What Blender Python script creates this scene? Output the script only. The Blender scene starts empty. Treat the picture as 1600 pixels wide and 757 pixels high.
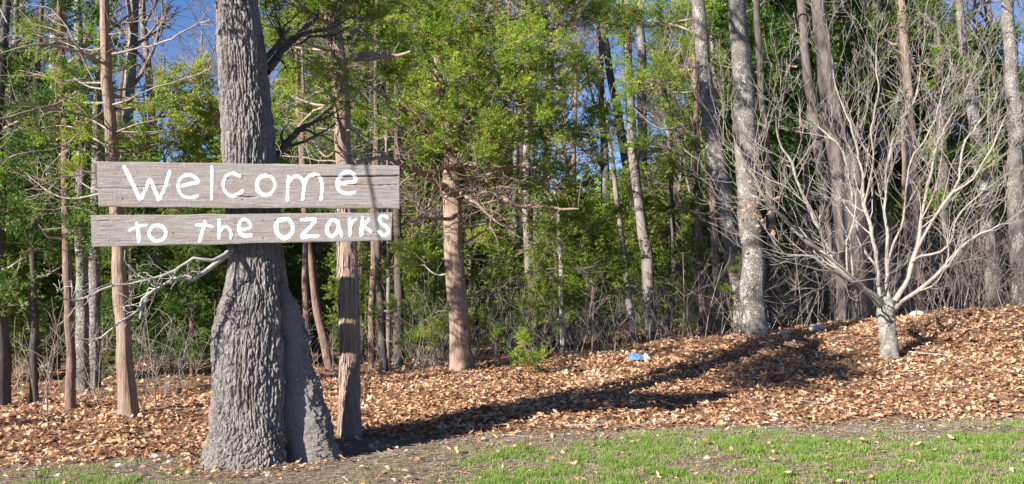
import bpy, math
import numpy as np
from mathutils import Vector

# ------------------------------------------------------------ camera, sky, sun, exposure
S = bpy.context.scene
COL = S.collection
CZ = 1.65                     # eye height
F, HX, HY = 1500.0, 800.0, 410.0
cd = bpy.data.cameras.new('camera'); cam = bpy.data.objects.new('camera', cd); COL.objects.link(cam)
cam.location = (0, 0, CZ); cam.rotation_euler = (math.radians(90), 0, 0)
cd.sensor_width = 36; cd.lens = 36*F/1600; cd.shift_y = (HY-378.5)/1600; cd.clip_end = 2000
S.camera = cam
EL, AZ = 26.0, 230.0
w = bpy.data.worlds.new('World'); S.world = w; w.use_nodes = True
nt = w.node_tree; bg = nt.nodes['Background']
sky = nt.nodes.new('ShaderNodeTexSky'); sky.sky_type = 'NISHITA'; sky.sun_disc = False
sky.sun_elevation = math.radians(EL); sky.sun_rotation = math.radians(AZ)
sky.air_density = 0.8; sky.dust_density = 0.0; sky.ozone_density = 6.0; sky.altitude = 2500
nt.links.new(sky.outputs[0], bg.inputs[0]); bg.inputs[1].default_value = 0.07
sd = bpy.data.lights.new('sun', 'SUN'); sun = bpy.data.objects.new('sun', sd); COL.objects.link(sun)
sd.energy = 5.0; sd.angle = math.radians(0.5); sd.color = (1.0, 0.955, 0.88)
a = math.radians(AZ); e = math.radians(EL)
TOSUN = np.array([math.sin(a)*math.cos(e), math.cos(a)*math.cos(e), math.sin(e)])
sun.rotation_euler = Vector(-TOSUN).to_track_quat('-Z', 'Y').to_euler()
sun.location = (-10, -10, 12)
S.view_settings.view_transform = 'Standard'; S.view_settings.look = 'None'
S.view_settings.exposure = 1.3; S.view_settings.gamma = 1
S.render.engine = 'CYCLES'
try:
    S.cycles.max_bounces = 5; S.cycles.diffuse_bounces = 3; S.cycles.transmission_bounces = 3
    S.cycles.glossy_bounces = 2
except Exception: pass

RS = np.random.RandomState
# ------------------------------------------------------------ numpy noise
def _h(ix, iy, iz, s=0):
    n = (ix*73856093) ^ (iy*19349663) ^ (iz*83492791) ^ (s*2654435)
    n = (n ^ (n >> 13)) * 1274126177 & 0x7fffffff
    n = (n ^ (n >> 16)) * 668265263 & 0x7fffffff
    return (n & 0xffff)/65535.0
def vnoise(x, y, z=None, s=0):
    x = np.asarray(x, float); y = np.asarray(y, float); z = np.zeros_like(x) if z is None else np.asarray(z, float)
    ix = np.floor(x).astype(np.int64); iy = np.floor(y).astype(np.int64); iz = np.floor(z).astype(np.int64)
    f = [t*t*(3-2*t) for t in (x-ix, y-iy, z-iz)]
    r = 0
    for dx in (0, 1):
        for dy in (0, 1):
            for dz in (0, 1):
                r = r + _h(ix+dx, iy+dy, iz+dz, s)*(f[0] if dx else 1-f[0])*(f[1] if dy else 1-f[1])*(f[2] if dz else 1-f[2])
    return r
def fbm(x, y, z=None, o=4, s=0):
    r, am, t = 0, 1.0, 0.0
    z = np.zeros_like(np.asarray(x, float)) if z is None else z
    for k in range(o):
        r = r + am*vnoise(x*2**k, y*2**k, z*2**k, s+k); t += am; am *= .5
    return r/t
def vor(x, y, z, s=0):
    ix = np.floor(x).astype(np.int64); iy = np.floor(y).astype(np.int64); iz = np.floor(z).astype(np.int64)
    f1 = np.full(x.shape, 9.0); f2 = np.full(x.shape, 9.0)
    for dx in (-1, 0, 1):
        for dy in (-1, 0, 1):
            for dz in (-1, 0, 1):
                a, b, c = ix+dx, iy+dy, iz+dz
                d = (a+_h(a, b, c, s)-x)**2+(b+_h(a, b, c, s+11)-y)**2+(c+_h(a, b, c, s+23)-z)**2
                m = d < f1
                f2 = np.where(m, f1, np.minimum(f2, d)); f1 = np.where(m, d, f1)
    return np.sqrt(f1), np.sqrt(f2)
def sstep(a, b, x):
    t = np.clip((x-a)/(b-a), 0, 1); return t*t*(3-2*t)

# ------------------------------------------------------------ terrain
YB = ([-9, -6, -3.67, -2.6, -1.2, .3, 5, 10], [7.5, 7.6, 7.9, 8.4, 8.95, 9.1, 9.25, 9.2])
ZB = ([-8, -3, 0, 3, 8], [-.04, -.01, .03, .12, .2])
YC = ([-8, -5.6, -3.4, -1.7, 0, 1.9, 8], [10.2, 10.5, 11, 12.3, 13.3, 14, 14])
ZC = ([-9, -5.6, -3.4, -1.7, 0, 1.9, 3.7, 5.6, 7.5, 12], [-.02, .03, .12, .16, .26, .39, .62, .82, .95, 1.15])
def ipl(T, x):
    return (np.interp(x-.35, *T)+np.interp(x+.35, *T)+np.interp(x, *T))/3
def gz(X, Y):
    X = np.asarray(X, float); Y = np.asarray(Y, float)
    yb, zb, yc, zc = ipl(YB, X), ipl(ZB, X), ipl(YC, X), ipl(ZC, X)
    t = np.clip((Y-yb)/(yc-yb), 0, 1)
    z = zb*np.clip((Y-5)/3.5, 0, 1)
    z = z+(zc-z)*(1-(1-t)**1.5)
    d = np.clip(Y-yc, 0, 500)
    z = z - .055*np.minimum(d, 22)+.035*np.clip(d-30, 0, 60)
    lit = sstep(-.1, .5, Y-yb)
    z = z + .10*lit*(fbm(X*.9+5, Y*.9, o=3, s=3)-.5)+.035*lit*(vnoise(X*4, Y*4, s=9)-.5)+.02*(fbm(X*1.7, Y*1.7, o=4, s=5)-.5)
    return z
def P(px, py, Y):
    return np.array([(px-HX)*Y/F, Y, CZ-(py-HY)*Y/F])
def hit(px, py, y0=5., y1=20.):
    Y = np.arange(y0, y1, .02); X = (px-HX)*Y/F; Z = CZ-(py-HY)*Y/F
    u = Z-gz(X, Y); k = np.where(u <= 0)[0]
    y = Y[k[0]] if len(k) else y1
    return float(y)

# ------------------------------------------------------------ mesh builder
class G:
    def __init__(s):
        s.v = []; s.f = {3: [], 4: [], 5: []}; s.t = {3: [], 4: [], 5: []}; s.n = 0; s.tb = {}
    def add(s, v, f, tint=0.5):
        v = np.asarray(v, float).reshape(-1, 3); f = np.asarray(f, np.int64); k = f.shape[1]
        s.v.append(v); s.f[k].append(f+s.n); s.n += len(v)
        s.t[k].append(np.broadcast_to(np.asarray(tint, float), (len(f),)))
        return s
    def tube(s, pts, rad, sides=5, tint=.5):
        pts = np.asarray(pts, float)
        s.tb.setdefault((len(pts), sides), []).append((pts, np.asarray(rad, float)*np.ones(len(pts)), tint))
    def flush(s):
        for (n, sd), L in s.tb.items():
            Pp = np.array([l[0] for l in L]); R = np.array([l[1] for l in L]); K = len(L)
            T = np.gradient(Pp, axis=1); T /= np.linalg.norm(T, axis=2, keepdims=True)+1e-9
            m = T.mean(1); ref = np.where((np.abs(m[:, 2]) < .8)[:, None], [[0, 0, 1.]], [[1., 0, 0]])[:, None, :]
            U = np.cross(T, np.broadcast_to(ref, T.shape)); U /= np.linalg.norm(U, axis=2, keepdims=True)+1e-9
            V = np.cross(T, U)
            th = np.arange(sd)*2*math.pi/sd
            v = Pp[:, :, None]+R[:, :, None, None]*(U[:, :, None]*np.cos(th)[:, None]+V[:, :, None]*np.sin(th)[:, None])
            i, j = np.meshgrid(np.arange(n-1), np.arange(sd), indexing='ij')
            q = np.stack([i*sd+j, i*sd+(j+1) % sd, (i+1)*sd+(j+1) % sd, (i+1)*sd+j], -1).reshape(-1, 4)
            f = (q[None]+(np.arange(K)*n*sd)[:, None, None]).reshape(-1, 4)
            s.add(v, f, np.repeat([l[2] for l in L], len(q)))
        s.tb = {}
    def build(s, name, mats, parent=None, base=(0, 0, 0), smooth=True, kind=None, label=None):
        s.flush()
        me = bpy.data.meshes.new(name)
        if s.n:
            V = np.concatenate(s.v)-np.asarray(base)
            F_ = []; ls = []; T = []; o = 0; tot = []
            for k in (3, 4, 5):
                if s.f[k]:
                    f = np.concatenate(s.f[k]); F_.append(f.ravel()); T.append(np.concatenate(s.t[k]))
                    ls.append(o+np.arange(len(f))*k); o += f.size; tot.append(np.full(len(f), k))
            F_ = np.concatenate(F_); ls = np.concatenate(ls); T = np.concatenate(T)
            me.vertices.add(len(V)); me.vertices.foreach_set('co', V.astype(np.float32).ravel())
            me.loops.add(len(F_)); me.loops.foreach_set('vertex_index', F_.astype(np.int32))
            me.polygons.add(len(ls)); me.polygons.foreach_set('loop_start', ls.astype(np.int32))
            me.polygons.foreach_set('loop_total', np.concatenate(tot).astype(np.int32))
            me.polygons.foreach_set('use_smooth', np.full(len(ls), smooth))
            at = me.attributes.new('tint', 'FLOAT', 'FACE'); at.data.foreach_set('value', T.astype(np.float32))
            me.update(calc_edges=True); me.validate()
        me.materials.append(mats)
        o = bpy.data.objects.new(name, me); COL.objects.link(o)
        if parent is not None: o.parent = parent
        if kind: o['kind'] = kind
        if label: o['label'] = label
        return o
def empty(name, loc, label, cat, group=None):
    o = bpy.data.objects.new(name, None); COL.objects.link(o); o.location = loc; o.empty_display_size = .2
    tag(o, label, cat, group); return o
def tag(o, label, cat, group=None):
    o['label'] = label; o['category'] = cat
    if group: o['group'] = group
    return o

# ------------------------------------------------------------ materials
def newmat(name):
    m = bpy.data.materials.new(name); m.use_nodes = True; t = m.node_tree
    b = t.nodes['Principled BSDF']; b.inputs['Roughness'].default_value = .85
    b.inputs['Specular IOR Level'].default_value = .25
    return m, t, b
def N(t, ty, **k):
    n = t.nodes.new(ty)
    for a, v in k.items():
        if a in n.bl_rna.properties.keys(): setattr(n, a, v)
        else: n.inputs[a].default_value = v
    return n
def coords(t, sc, src='Object'):
    tc = N(t, 'ShaderNodeTexCoord'); mp = N(t, 'ShaderNodeMapping'); mp.inputs['Scale'].default_value = sc
    t.links.new(tc.outputs[src], mp.inputs[0]); return mp.outputs[0]
def noise(t, vec, scale, detail=5, rough=.6):
    n = N(t, 'ShaderNodeTexNoise'); n.inputs['Scale'].default_value = scale
    n.inputs['Detail'].default_value = detail; n.inputs['Roughness'].default_value = rough
    t.links.new(vec, n.inputs['Vector']); return n.outputs['Fac']
def ramp(t, fac, stops):
    r = N(t, 'ShaderNodeValToRGB'); el = r.color_ramp.elements
    while len(el) < len(stops): el.new(.5)
    for e_, (p, c) in zip(el, stops): e_.position = p; e_.color = (*c, 1)
    t.links.new(fac, r.inputs[0]); return r.outputs[0]
def mixc(t, fac, a, b):
    m = N(t, 'ShaderNodeMix', data_type='RGBA')
    for s, i in ((fac, 0), (a, 6), (b, 7)):
        if isinstance(s, (float, int)): m.inputs[i].default_value = s
        elif isinstance(s, tuple): m.inputs[i].default_value = (*s, 1)
        else: t.links.new(s, m.inputs[i])
    return m.outputs[2]
def bump(t, b, h, dist, st=1.0):
    n = N(t, 'ShaderNodeBump'); n.inputs['Distance'].default_value = dist; n.inputs['Strength'].default_value = st
    t.links.new(h, n.inputs['Height']); t.links.new(n.outputs[0], b.inputs['Normal'])
def bark(name, c0, c1, c2=None, lich=None, lt=.6, ls=9, zs=.16, bs=26, bd=.02, lc=(.55, .55, .5)):
    m, t, b = newmat(name)
    v = coords(t, (1, 1, zs)); v1 = coords(t, (1, 1, 1))
    n = noise(t, v, bs, 6, .7); col = ramp(t, n, [(.3, c0), (.55, c1), (.75, c2 or c1)])
    big = noise(t, v1, 2.3, 3); col = mixc(t, ramp(t, big, [(.4, (0, 0, 0)), (.7, (.55,)*3)]), col, tuple(x*1.35 for x in c1))
    if name == 'oak_bark':
        col = mixc(t, ramp(t, noise(t, coords(t, (1, 1, .5)), 5, 6, .7), [(.52, (0, 0, 0)), (.66, (.7,)*3)]), col, (.09, .085, .055))
    if lich:
        ln = noise(t, coords(t, (1, 1, .7)), ls, 8, .72)
        if ls > 50:
            lb = noise(t, v1, 5.5, 3, .6); mm = N(t, 'ShaderNodeMath', operation='MULTIPLY_ADD'); t.links.new(lb, mm.inputs[0]); mm.inputs[1].default_value = .42
            t.links.new(ln, mm.inputs[2]); ln = mm.outputs[0]; lt = .75
        col = mixc(t, ramp(t, ln, [(lt, (0, 0, 0)), (lt+.05, (lich,)*3)]), col, lc)
    t.links.new(col, b.inputs['Base Color']); bump(t, b, n, bd, .9)
    b.inputs['Roughness'].default_value = .95; b.inputs['Specular IOR Level'].default_value = .1
    return m
M = {}
M['oak'] = bark('oak_bark', (.10, .086, .08), (.235, .208, .197), (.44, .40, .385), .8, .61, 26, .3, 120, .012, (.52, .50, .48))
M['brown_grey'] = bark('brown_grey_bark', (.06, .048, .044), (.155, .128, .116), (.26, .225, .21), .6, .64, 20, .12, 50, .03, (.42, .40, .38))
M['cedar'] = bark('cedar_bark', (.09, .055, .04), (.33, .235, .18), (.55, .435, .355), .5, .6, 9, .045, 60, .03, (.40, .36, .33))
M['red'] = bark('reddish_bark', (.08, .05, .04), (.22, .145, .115), (.36, .26, .22), .6, .56, 14, .2, 40, .03, (.33, .29, .26))
M['lichen'] = bark('lichen_bark', (.07, .06, .052), (.17, .148, .13), (.27, .243, .22), .8, .50, 60, .5, 55, .03, (.55, .54, .51))
M['dark'] = bark('dark_bark', (.05, .042, .038), (.11, .092, .08), (.16, .14, .125), .6, .63, 16, .2, 35, .015)  # dark tone that also puts shade into the oak's right limbs and left trunks
M['grey'] = bark('grey_bark', (.12, .105, .095), (.23, .20, .18), (.31, .28, .26), .6, .6, 16, .1, 40, .015)
M['pale'] = bark('pale_bark', (.16, .14, .115), (.30, .27, .23), (.41, .38, .33), .7, .6, 22, .5, 55, .004, (.58, .57, .52))
M['twig'] = bark('twig_bark', (.13, .095, .08), (.24, .185, .16), (.33, .27, .24), None, zs=1, bs=8, bd=.002)
M['dead'] = bark('dead_wood', (.13, .095, .08), (.30, .235, .20), (.44, .37, .33), None, zs=1, bs=10, bd=.003)
M['brush'] = bark('brush_bark', (.15, .12, .10), (.30, .255, .225), (.40, .355, .32), None, zs=1, bs=4, bd=.002)
M['small_twig'] = bark('small_twig_bark', (.22, .18, .155), (.38, .33, .295), (.49, .445, .40), None, zs=1, bs=8, bd=.002)
M['white_twig'] = bark('weathered_dead_wood', (.17, .15, .13), (.36, .33, .30), (.50, .47, .44), None, zs=1, bs=16, bd=.003)

def leafmat(name, stops, trans=.35, rough=.7, spec=.12):
    m, t, b = newmat(name)
    at = N(t, 'ShaderNodeAttribute', attribute_name='tint')
    col = ramp(t, at.outputs['Fac'], stops)
    t.links.new(col, b.inputs['Base Color']); b.inputs['Roughness'].default_value = rough
    b.inputs['Specular IOR Level'].default_value = spec
    tr = N(t, 'ShaderNodeBsdfTranslucent'); t.links.new(col, tr.inputs['Color'])
    mx = N(t, 'ShaderNodeMixShader'); mx.inputs[0].default_value = trans
    t.links.new(b.outputs[0], mx.inputs[1]); t.links.new(tr.outputs[0], mx.inputs[2])
    t.links.new(mx.outputs[0], t.nodes['Material Output'].inputs[0]); return m
M['needle'] = leafmat('cedar_foliage', [(0, (.055, .10, .015)), (.3, (.12, .215, .028)), (.65, (.255, .36, .045)), (.93, (.45, .51, .085)), (1, (.34, .22, .09))], .45)
M['needle_dark'] = leafmat('shaded_cedar_foliage', [(0, (.035, .075, .022)), (.5, (.09, .165, .036)), (.9, (.19, .28, .06)), (1, (.17, .14, .06))], .3)  # darker copy of the cedar green, with the shade of the woods in its colour
M['needle_far'] = leafmat('distant_foliage', [(0, (.045, .09, .02)), (.5, (.17, .24, .04)), (.9, (.36, .41, .075)), (1, (.27, .22, .11))], .35)
M['dryleaf'] = leafmat('dry_leaf', [(0, (.06, .03, .022)), (.2, (.27, .14, .08)), (.5, (.57, .315, .165)), (.8, (.73, .47, .28)), (1, (.80, .63, .47))], .22, .6, .3)
M['grass'] = leafmat('grass_blade', [(0, (.08, .17, .022)), (.5, (.17, .34, .035)), (.85, (.30, .45, .07)), (1, (.44, .38, .22))], .4)
M['straw'] = leafmat('dry_straw', [(0, (.17, .125, .09)), (1, (.46, .38, .29))], .1)
M['pebble'] = leafmat('pebble_stone', [(0, (.25, .22, .2)), (.6, (.45, .41, .37)), (1, (.75, .72, .68))], 0.0)
m, t, b = newmat('pale_limestone'); n = noise(t, coords(t, (1, 1, 1)), 14, 6)
t.links.new(ramp(t, n, [(.3, (.42, .37, .32)), (.7, (.78, .74, .68))]), b.inputs['Base Color']); bump(t, b, n, .02); M['stone'] = m
m, t, b = newmat('white_paint'); n = noise(t, coords(t, (1, 1, 3)), 45, 6, .7); n5 = noise(t, coords(t, (3, 3, 30)), 6, 6, .7)
t.links.new(mixc(t, ramp(t, n5, [(.60, (0, 0, 0)), (.72, (.7,)*3)]), ramp(t, n, [(.25, (.56, .59, .62)), (.5, (.72, .745, .765))]), (.36, .33, .32)), b.inputs['Base Color'])
b.inputs['Roughness'].default_value = .6; bump(t, b, n, .002); M['paint'] = m
# weathered plank
m, t, b = newmat('weathered_plank')
g1 = noise(t, coords(t, (2.2, 20, 60)), 3.0, 8, .72); g2 = noise(t, coords(t, (1.1, 3, 6)), 1.6, 4)
g3 = noise(t, coords(t, (30, 20, 9), 'Object'), 2.2, 3)
c = ramp(t, g1, [(.30, (.085, .07, .065)), (.44, (.205, .18, .175)), (.58, (.29, .265, .26)), (.75, (.40, .375, .365))])
c = mixc(t, ramp(t, g2, [(.45, (0, 0, 0)), (.72, (.75,)*3)]), c, (.22, .165, .125))
c = mixc(t, ramp(t, g3, [(.5, (0, 0, 0)), (.9, (.45,)*3)]), c, (.50, .47, .45))
g4 = noise(t, coords(t, (.6, 3, 26)), 3.2, 6, .6); c = mixc(t, ramp(t, g4, [(.56, (0, 0, 0)), (.70, (.75,)*3)]), c, (.16, .115, .09))
t.links.new(c, b.inputs['Base Color']); bump(t, b, g1, .008, .9); M['plank'] = m
def plain(name, c, rough=.5):
    m, t, b = newmat(name); n = noise(t, coords(t, (1, 1, 1)), 30, 4)
    t.links.new(ramp(t, n, [(.3, tuple(x*.8 for x in c)), (.7, c)]), b.inputs['Base Color']); b.inputs['Roughness'].default_value = rough
    return m
M['blue'] = plain('blue_plastic', (.12, .24, .58), .45); M['white_plastic'] = plain('white_plastic', (.65, .69, .78), .4)
# ground: soil, lawn soil and leaf mould by region attribute
m, t, b = newmat('ground_soil')
at = N(t, 'ShaderNodeAttribute', attribute_name='litter'); ag = N(t, 'ShaderNodeAttribute', attribute_name='lawn')
nn = noise(t, coords(t, (1, 1, 1)), 30, 8, .7); n2 = noise(t, coords(t, (1, 1, 1)), 5, 6, .7); n3 = noise(t, coords(t, (1, 1, 1)), 110, 3, .7)
soil = ramp(t, nn, [(.3, (.075, .048, .034)), (.5, (.20, .135, .098)), (.7, (.38, .285, .215))])
soil = mixc(t, ramp(t, n3, [(.62, (0, 0, 0)), (.68, (.8,)*3)]), soil, (.52, .46, .39))
lawn = mixc(t, ramp(t, n2, [(.35, (0, 0, 0)), (.6, (.8,)*3)]), soil, (.12, .17, .035))
lit = ramp(t, nn, [(.3, (.08, .045, .03)), (.5, (.22, .12, .07)), (.7, (.42, .25, .15))])
c = mixc(t, ag.outputs['Fac'], soil, lawn); c = mixc(t, at.outputs['Fac'], c, lit)
t.links.new(c, b.inputs['Base Color']); bump(t, b, nn, .03, .8); M['ground'] = m

# ------------------------------------------------------------ ground sheet
def axis(lo, hi, st, far, g=1.18):
    a = list(np.arange(lo, hi+1e-6, st)); d = st
    while a[-1] < far: d *= g; a.append(a[-1]+d)
    d = st
    while a[0] > -far: d *= g; a.insert(0, a[0]-d)
    return np.array(a)
gx = axis(-7, 9, .09, 400); gy = axis(5.5, 15.5, .08, 400)
def lawn_amt(X, Y):
    n = fbm(X*1.4, Y*2.2, o=4, s=21)
    right = sstep(-1.7, -.2, X-(Y-7)*.45)
    edge = sstep(-.02, .65, ipl(YB, X)-Y)
    patch = sstep(.43, .58, n+.09*sstep(.4, 1.8, ipl(YB, X)-Y)+.05*edge)
    leftg = sstep(-1.7, -2.2, X)*sstep(.0, .55, ipl(YB, X)-Y)*sstep(.44, .56, n)*.6
    return np.clip(right*edge*(.10+.90*patch)*(.22+.78*sstep(.39, .58, fbm(X*5, Y*7, o=3, s=55)))+leftg, 0, 1)
XX, YY = np.meshgrid(gx, gy, indexing='ij'); ZZ = gz(XX, YY)
g = G(); nx, ny = XX.shape
i, j = np.meshgrid(np.arange(nx-1), np.arange(ny-1), indexing='ij')
g.add(np.stack([XX, YY, ZZ], -1), np.stack([i*ny+j, (i+1)*ny+j, (i+1)*ny+j+1, i*ny+j+1], -1).reshape(-1, 4))
gr = g.build('ground', M['ground'], kind='structure')
bdn = (fbm(XX*2.5, YY*2.5, o=3, s=31)-.5)*.5
L = sstep(-.05, .15, YY-ipl(YB, XX)+bdn*.5).ravel(); A_ = lawn_amt(XX, YY).ravel()
for nm, d in (('litter', L), ('lawn', A_)):
    at = gr.data.attributes.new(nm, 'FLOAT', 'POINT'); at.data.foreach_set('value', d.astype(np.float32))

# ------------------------------------------------------------ rotations for scattered pieces
def rots(rng, n, tilt=.5):
    yaw = rng.uniform(0, 2*math.pi, n); tl = np.abs(rng.normal(0, tilt, n)); ta = rng.uniform(0, 2*math.pi, n)
    c, s = np.cos(yaw), np.sin(yaw); Z = np.zeros((n, 3, 3)); Z[:, 0, 0] = c; Z[:, 0, 1] = -s; Z[:, 1, 0] = s; Z[:, 1, 1] = c; Z[:, 2, 2] = 1
    k = np.stack([np.cos(ta), np.sin(ta), 0*ta], -1); K = np.zeros((n, 3, 3))
    K[:, 0, 2] = k[:, 1]; K[:, 1, 2] = -k[:, 0]; K[:, 2, 0] = -k[:, 1]; K[:, 2, 1] = k[:, 0]
    R = np.eye(3)+np.sin(tl)[:, None, None]*K+(1-np.cos(tl))[:, None, None]*(K@K)
    return R@Z
def scatter(g, tv, tf, pos, R, sc, tint):
    n = len(pos); v = np.einsum('nij,nvj->nvi', R, tv if tv.ndim == 3 else np.broadcast_to(tv, (n,)+tv.shape))*np.asarray(sc).reshape(-1, 1, 1)+pos[:, None]
    nv = v.shape[1]; f = (tf[None]+(np.arange(n)*nv)[:, None, None]).reshape(-1, tf.shape[1])
    g.add(v, f, np.repeat(tint, len(tf)))

# oak leaf: two halves folded on the midrib, lobed outline, curled
LF_U = np.array([-.5, -.2, .02, .28, .5]); LF_W = np.array([.02, .17, .11, .25, .03])
def leaf_verts(rng, n):
    v = np.zeros((n, 15, 3)); curl = rng.uniform(-.8, 1.6, n)[:, None]; fold = rng.uniform(-.35, .9, n)[:, None]; tw = rng.normal(0, .5, n)[:, None]
    for r, sgn in enumerate((-1, 0, 1)):
        x = LF_U[None]*np.ones((n, 1)); y = sgn*LF_W[None]*rng.uniform(.6, 1.35, (n, 5))
        z = curl*(x**2)*.7+fold*np.abs(y)+tw*x*y*2+rng.normal(0, .025, (n, 5))
        v[:, r*5:(r+1)*5] = np.stack([x, y, z], -1)
    return v
LF_F = np.array([[r*5+k, r*5+k+1, (r+1)*5+k+1, (r+1)*5+k] for r in range(2) for k in range(4)])
def litter():
    g = G(); rng = RS(5)
    def zone(n, X0, X1, Y0, Y1, s0, s1, keep):
        X = rng.uniform(X0, X1, n); Y = rng.uniform(Y0, Y1, n); k = keep(X, Y); X, Y = X[k], Y[k]; n = len(X)
        pos = np.stack([X, Y, gz(X, Y)+rng.uniform(-.005, .035, n)+.02*(rng.rand(n) < .2)], -1)
        pile = fbm(X*2.2, Y*2.2, o=2, s=77)
        scatter(g, leaf_verts(rng, n), LF_F, pos, rots(rng, n, .4), rng.uniform(s0, s1, n), np.clip(rng.beta(1.8, 1.6, n)+(pile-.5)*.35, 0, 1))
    vis = lambda X, Y: np.abs(X) < Y*.545+.25
    zone(50000, -6.5, 8, 7.6, 14.6, .04, .105, lambda X, Y: vis(X, Y) & (Y > ipl(YB, X)-.05+(rng.rand(len(X))-.5)*.3) & (Y < ipl(YC, X)+.8))
    zone(5200, -9, 10, 10.5, 22, .08, .14, lambda X, Y: vis(X, Y) & (Y >= ipl(YC, X)+.5))
    zone(1100, -4.5, 6, 7, 9.4, .04, .10, lambda X, Y: vis(X, Y) & (Y < ipl(YB, X)) & (Y > ipl(YB, X)-rng.exponential(.45, len(X))))
    zone(4200, -3.0, -1.0, 7.1, 9.0, .04, .09, lambda X, Y: (np.hypot(X+2.12, (Y-7.95)) < .62+rng.exponential(.07, len(X))) & (np.hypot(X+2.12, Y-7.95) > .40) & (rng.rand(len(X)) < .22))
    zone(600, -4.5, 5.6, 6.8, 9.2, .04, .09, lambda X, Y: vis(X, Y) & (Y < ipl(YB, X)))
    g.build('leaf_litter', M['dryleaf'], kind='stuff', smooth=False, label='thick bed of curled dry tan and orange oak leaves on the bank')
litter()
def fallen_twigs():
    g = G(); rng = RS(6)
    for k in range(900):
        x = rng.uniform(-6, 8); y = rng.uniform(7.6, 15)
        if abs(x) > y*.55 or y < ipl(YB, x)-.8: continue
        an = rng.uniform(0, 6.28); l = rng.uniform(.06, .45); n = 4; q = np.stack([x+np.linspace(0, l, n)*math.cos(an)+rng.normal(0, .012, n), y+np.linspace(0, l, n)*math.sin(an)+rng.normal(0, .012, n)], 1)
        z = gz(q[:, 0], q[:, 1])+(.035 if y > ipl(YB, x) else .008); g.tube(np.c_[q, z+rng.uniform(0, .015, n)], rng.uniform(.0015, .004), 3, rng.rand())
    g.build('fallen_twigs', M['brush'], kind='stuff', label='small fallen twigs strewn over the dry leaves')

def lawn():
    g = G(); rng = RS(8); n = 400000
    X = rng.uniform(-4.6, 5.4, n); Y = rng.uniform(6.7, 9.3, n)
    am = lawn_amt(X, Y); k = (np.abs(X) < Y*.545+.1) & (rng.rand(n) < am+.008); X, Y, am = X[k], Y[k], am[k]; n = len(X)
    clump = vnoise(X*9, Y*9, s=3)
    h = (.014+.034*clump*(.4+.8*am))*rng.uniform(.6, 1.4, n); yaw = rng.uniform(0, 6.28, n); ln = rng.uniform(.1, .9, n)
    w_ = .0035
    v = np.zeros((n, 3, 3)); v[:, 0, 0] = np.cos(yaw)*w_; v[:, 0, 1] = np.sin(yaw)*w_; v[:, 1] = -v[:, 0]
    la = rng.uniform(0, 6.28, n); v[:, 2, 0] = np.cos(la)*ln*h; v[:, 2, 1] = np.sin(la)*ln*h; v[:, 2, 2] = h
    pos = np.stack([X, Y, gz(X, Y)-.002], -1); v += pos[:, None]
    tint = np.clip(rng.beta(2, 2, n)*.9+.12*(rng.rand(n) < .1), 0, .95); dry = rng.rand(n) < .22+.4*(1-am); tint[dry] = 1
    g.add(v, np.arange(n*3).reshape(n, 3), tint)
    g.build('grass', M['grass'], kind='stuff', smooth=False, label='patchy short green spring grass in front of the leaf bank')
    # straw lying flat
    g = G(); n = 9000; X = rng.uniform(-4.4, 5.2, n); Y = ipl(YB, X)-rng.uniform(-.05, 2.1, n)
    for x, y in zip(X, Y):
        if abs(x) > y*.54: continue
        an = rng.normal(0, .9); l = rng.uniform(.02, .10); q = np.array([[x, y], [x+l*math.cos(an), y+l*math.sin(an)]])
        z = gz(q[:, 0], q[:, 1]); g.tube(np.c_[q, z+[.008, .016]], .0020, 3, rng.rand())
    g.build('dry_straw', M['straw'], kind='stuff', label='scattered dry straw and pine needles on the bare soil')
    g = G(); n = 3400; X = rng.uniform(-4.6, 5.2, n); Y = ipl(YB, X)-rng.exponential(.55, n)-.0
    k = (Y > 6.8); X, Y = X[k], Y[k]; n = len(X)
    o = np.array([[1, 0, 0], [0, 1, 0], [-1, 0, 0], [0, -1, 0], [0, 0, .6], [.2, .1, -.5]]); f = np.array([[0, 1, 4], [1, 2, 4], [2, 3, 4], [3, 0, 4], [1, 0, 5], [2, 1, 5], [3, 2, 5], [0, 3, 5]])
    tv = o[None]*rng.uniform(.6, 1.3, (n, 6, 3)); scatter(g, tv, f, np.stack([X, Y, gz(X, Y)], -1), rots(rng, n, .3), rng.lognormal(-5.0, .45, n), rng.rand(n)**1.6)
    g.build('gravel', M['pebble'], kind='stuff', smooth=False, label='small pale pebbles scattered along the bare strip of soil')
lawn()
fallen_twigs()

# ------------------------------------------------------------ branching wood
def norm(v): return v/(np.linalg.norm(v)+1e-9)
def grow(g, rng, p, d, L, r, lvl, o):
    n = o.get('n', 6); st = L/(n-1); pts = [p]; dd = norm(d); wob = o.get('wob', .25); up = o.get('up', .1)
    for k in range(n-1):
        dd = norm(dd+rng.normal(0, wob, 3)+np.array([0, 0, up])); pts.append(pts[-1]+dd*st)
    pts = np.array(pts); rad = np.linspace(r, max(r*o.get('tip', .35), o.get('rmin', .0025)), n)
    g.tube(pts, rad, 3 if r < .008 else (4 if r < .02 else 7), rng.rand())
    if lvl <= 0: return
    nk = o.get('kids', 5); spr = o.get('spread', .8)
    for q in range(nk):
        t = rng.uniform(o.get('t0', .25), 1.0); i = min(int(t*(n-1)), n-2); f_ = t*(n-1)-i
        pp = pts[i]*(1-f_)+pts[i+1]*f_; ax = norm(pts[i+1]-pts[i])
        pr = norm(np.cross(ax, rng.normal(0, 1, 3))); c = spr*rng.uniform(.6, 1.3)
        grow(g, rng, pp, norm(ax*math.cos(c)+pr*math.sin(c)), L*rng.uniform(.38, .68), max(rad[i]*.62, o.get('rmin', .0025)), lvl-1, o)
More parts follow.
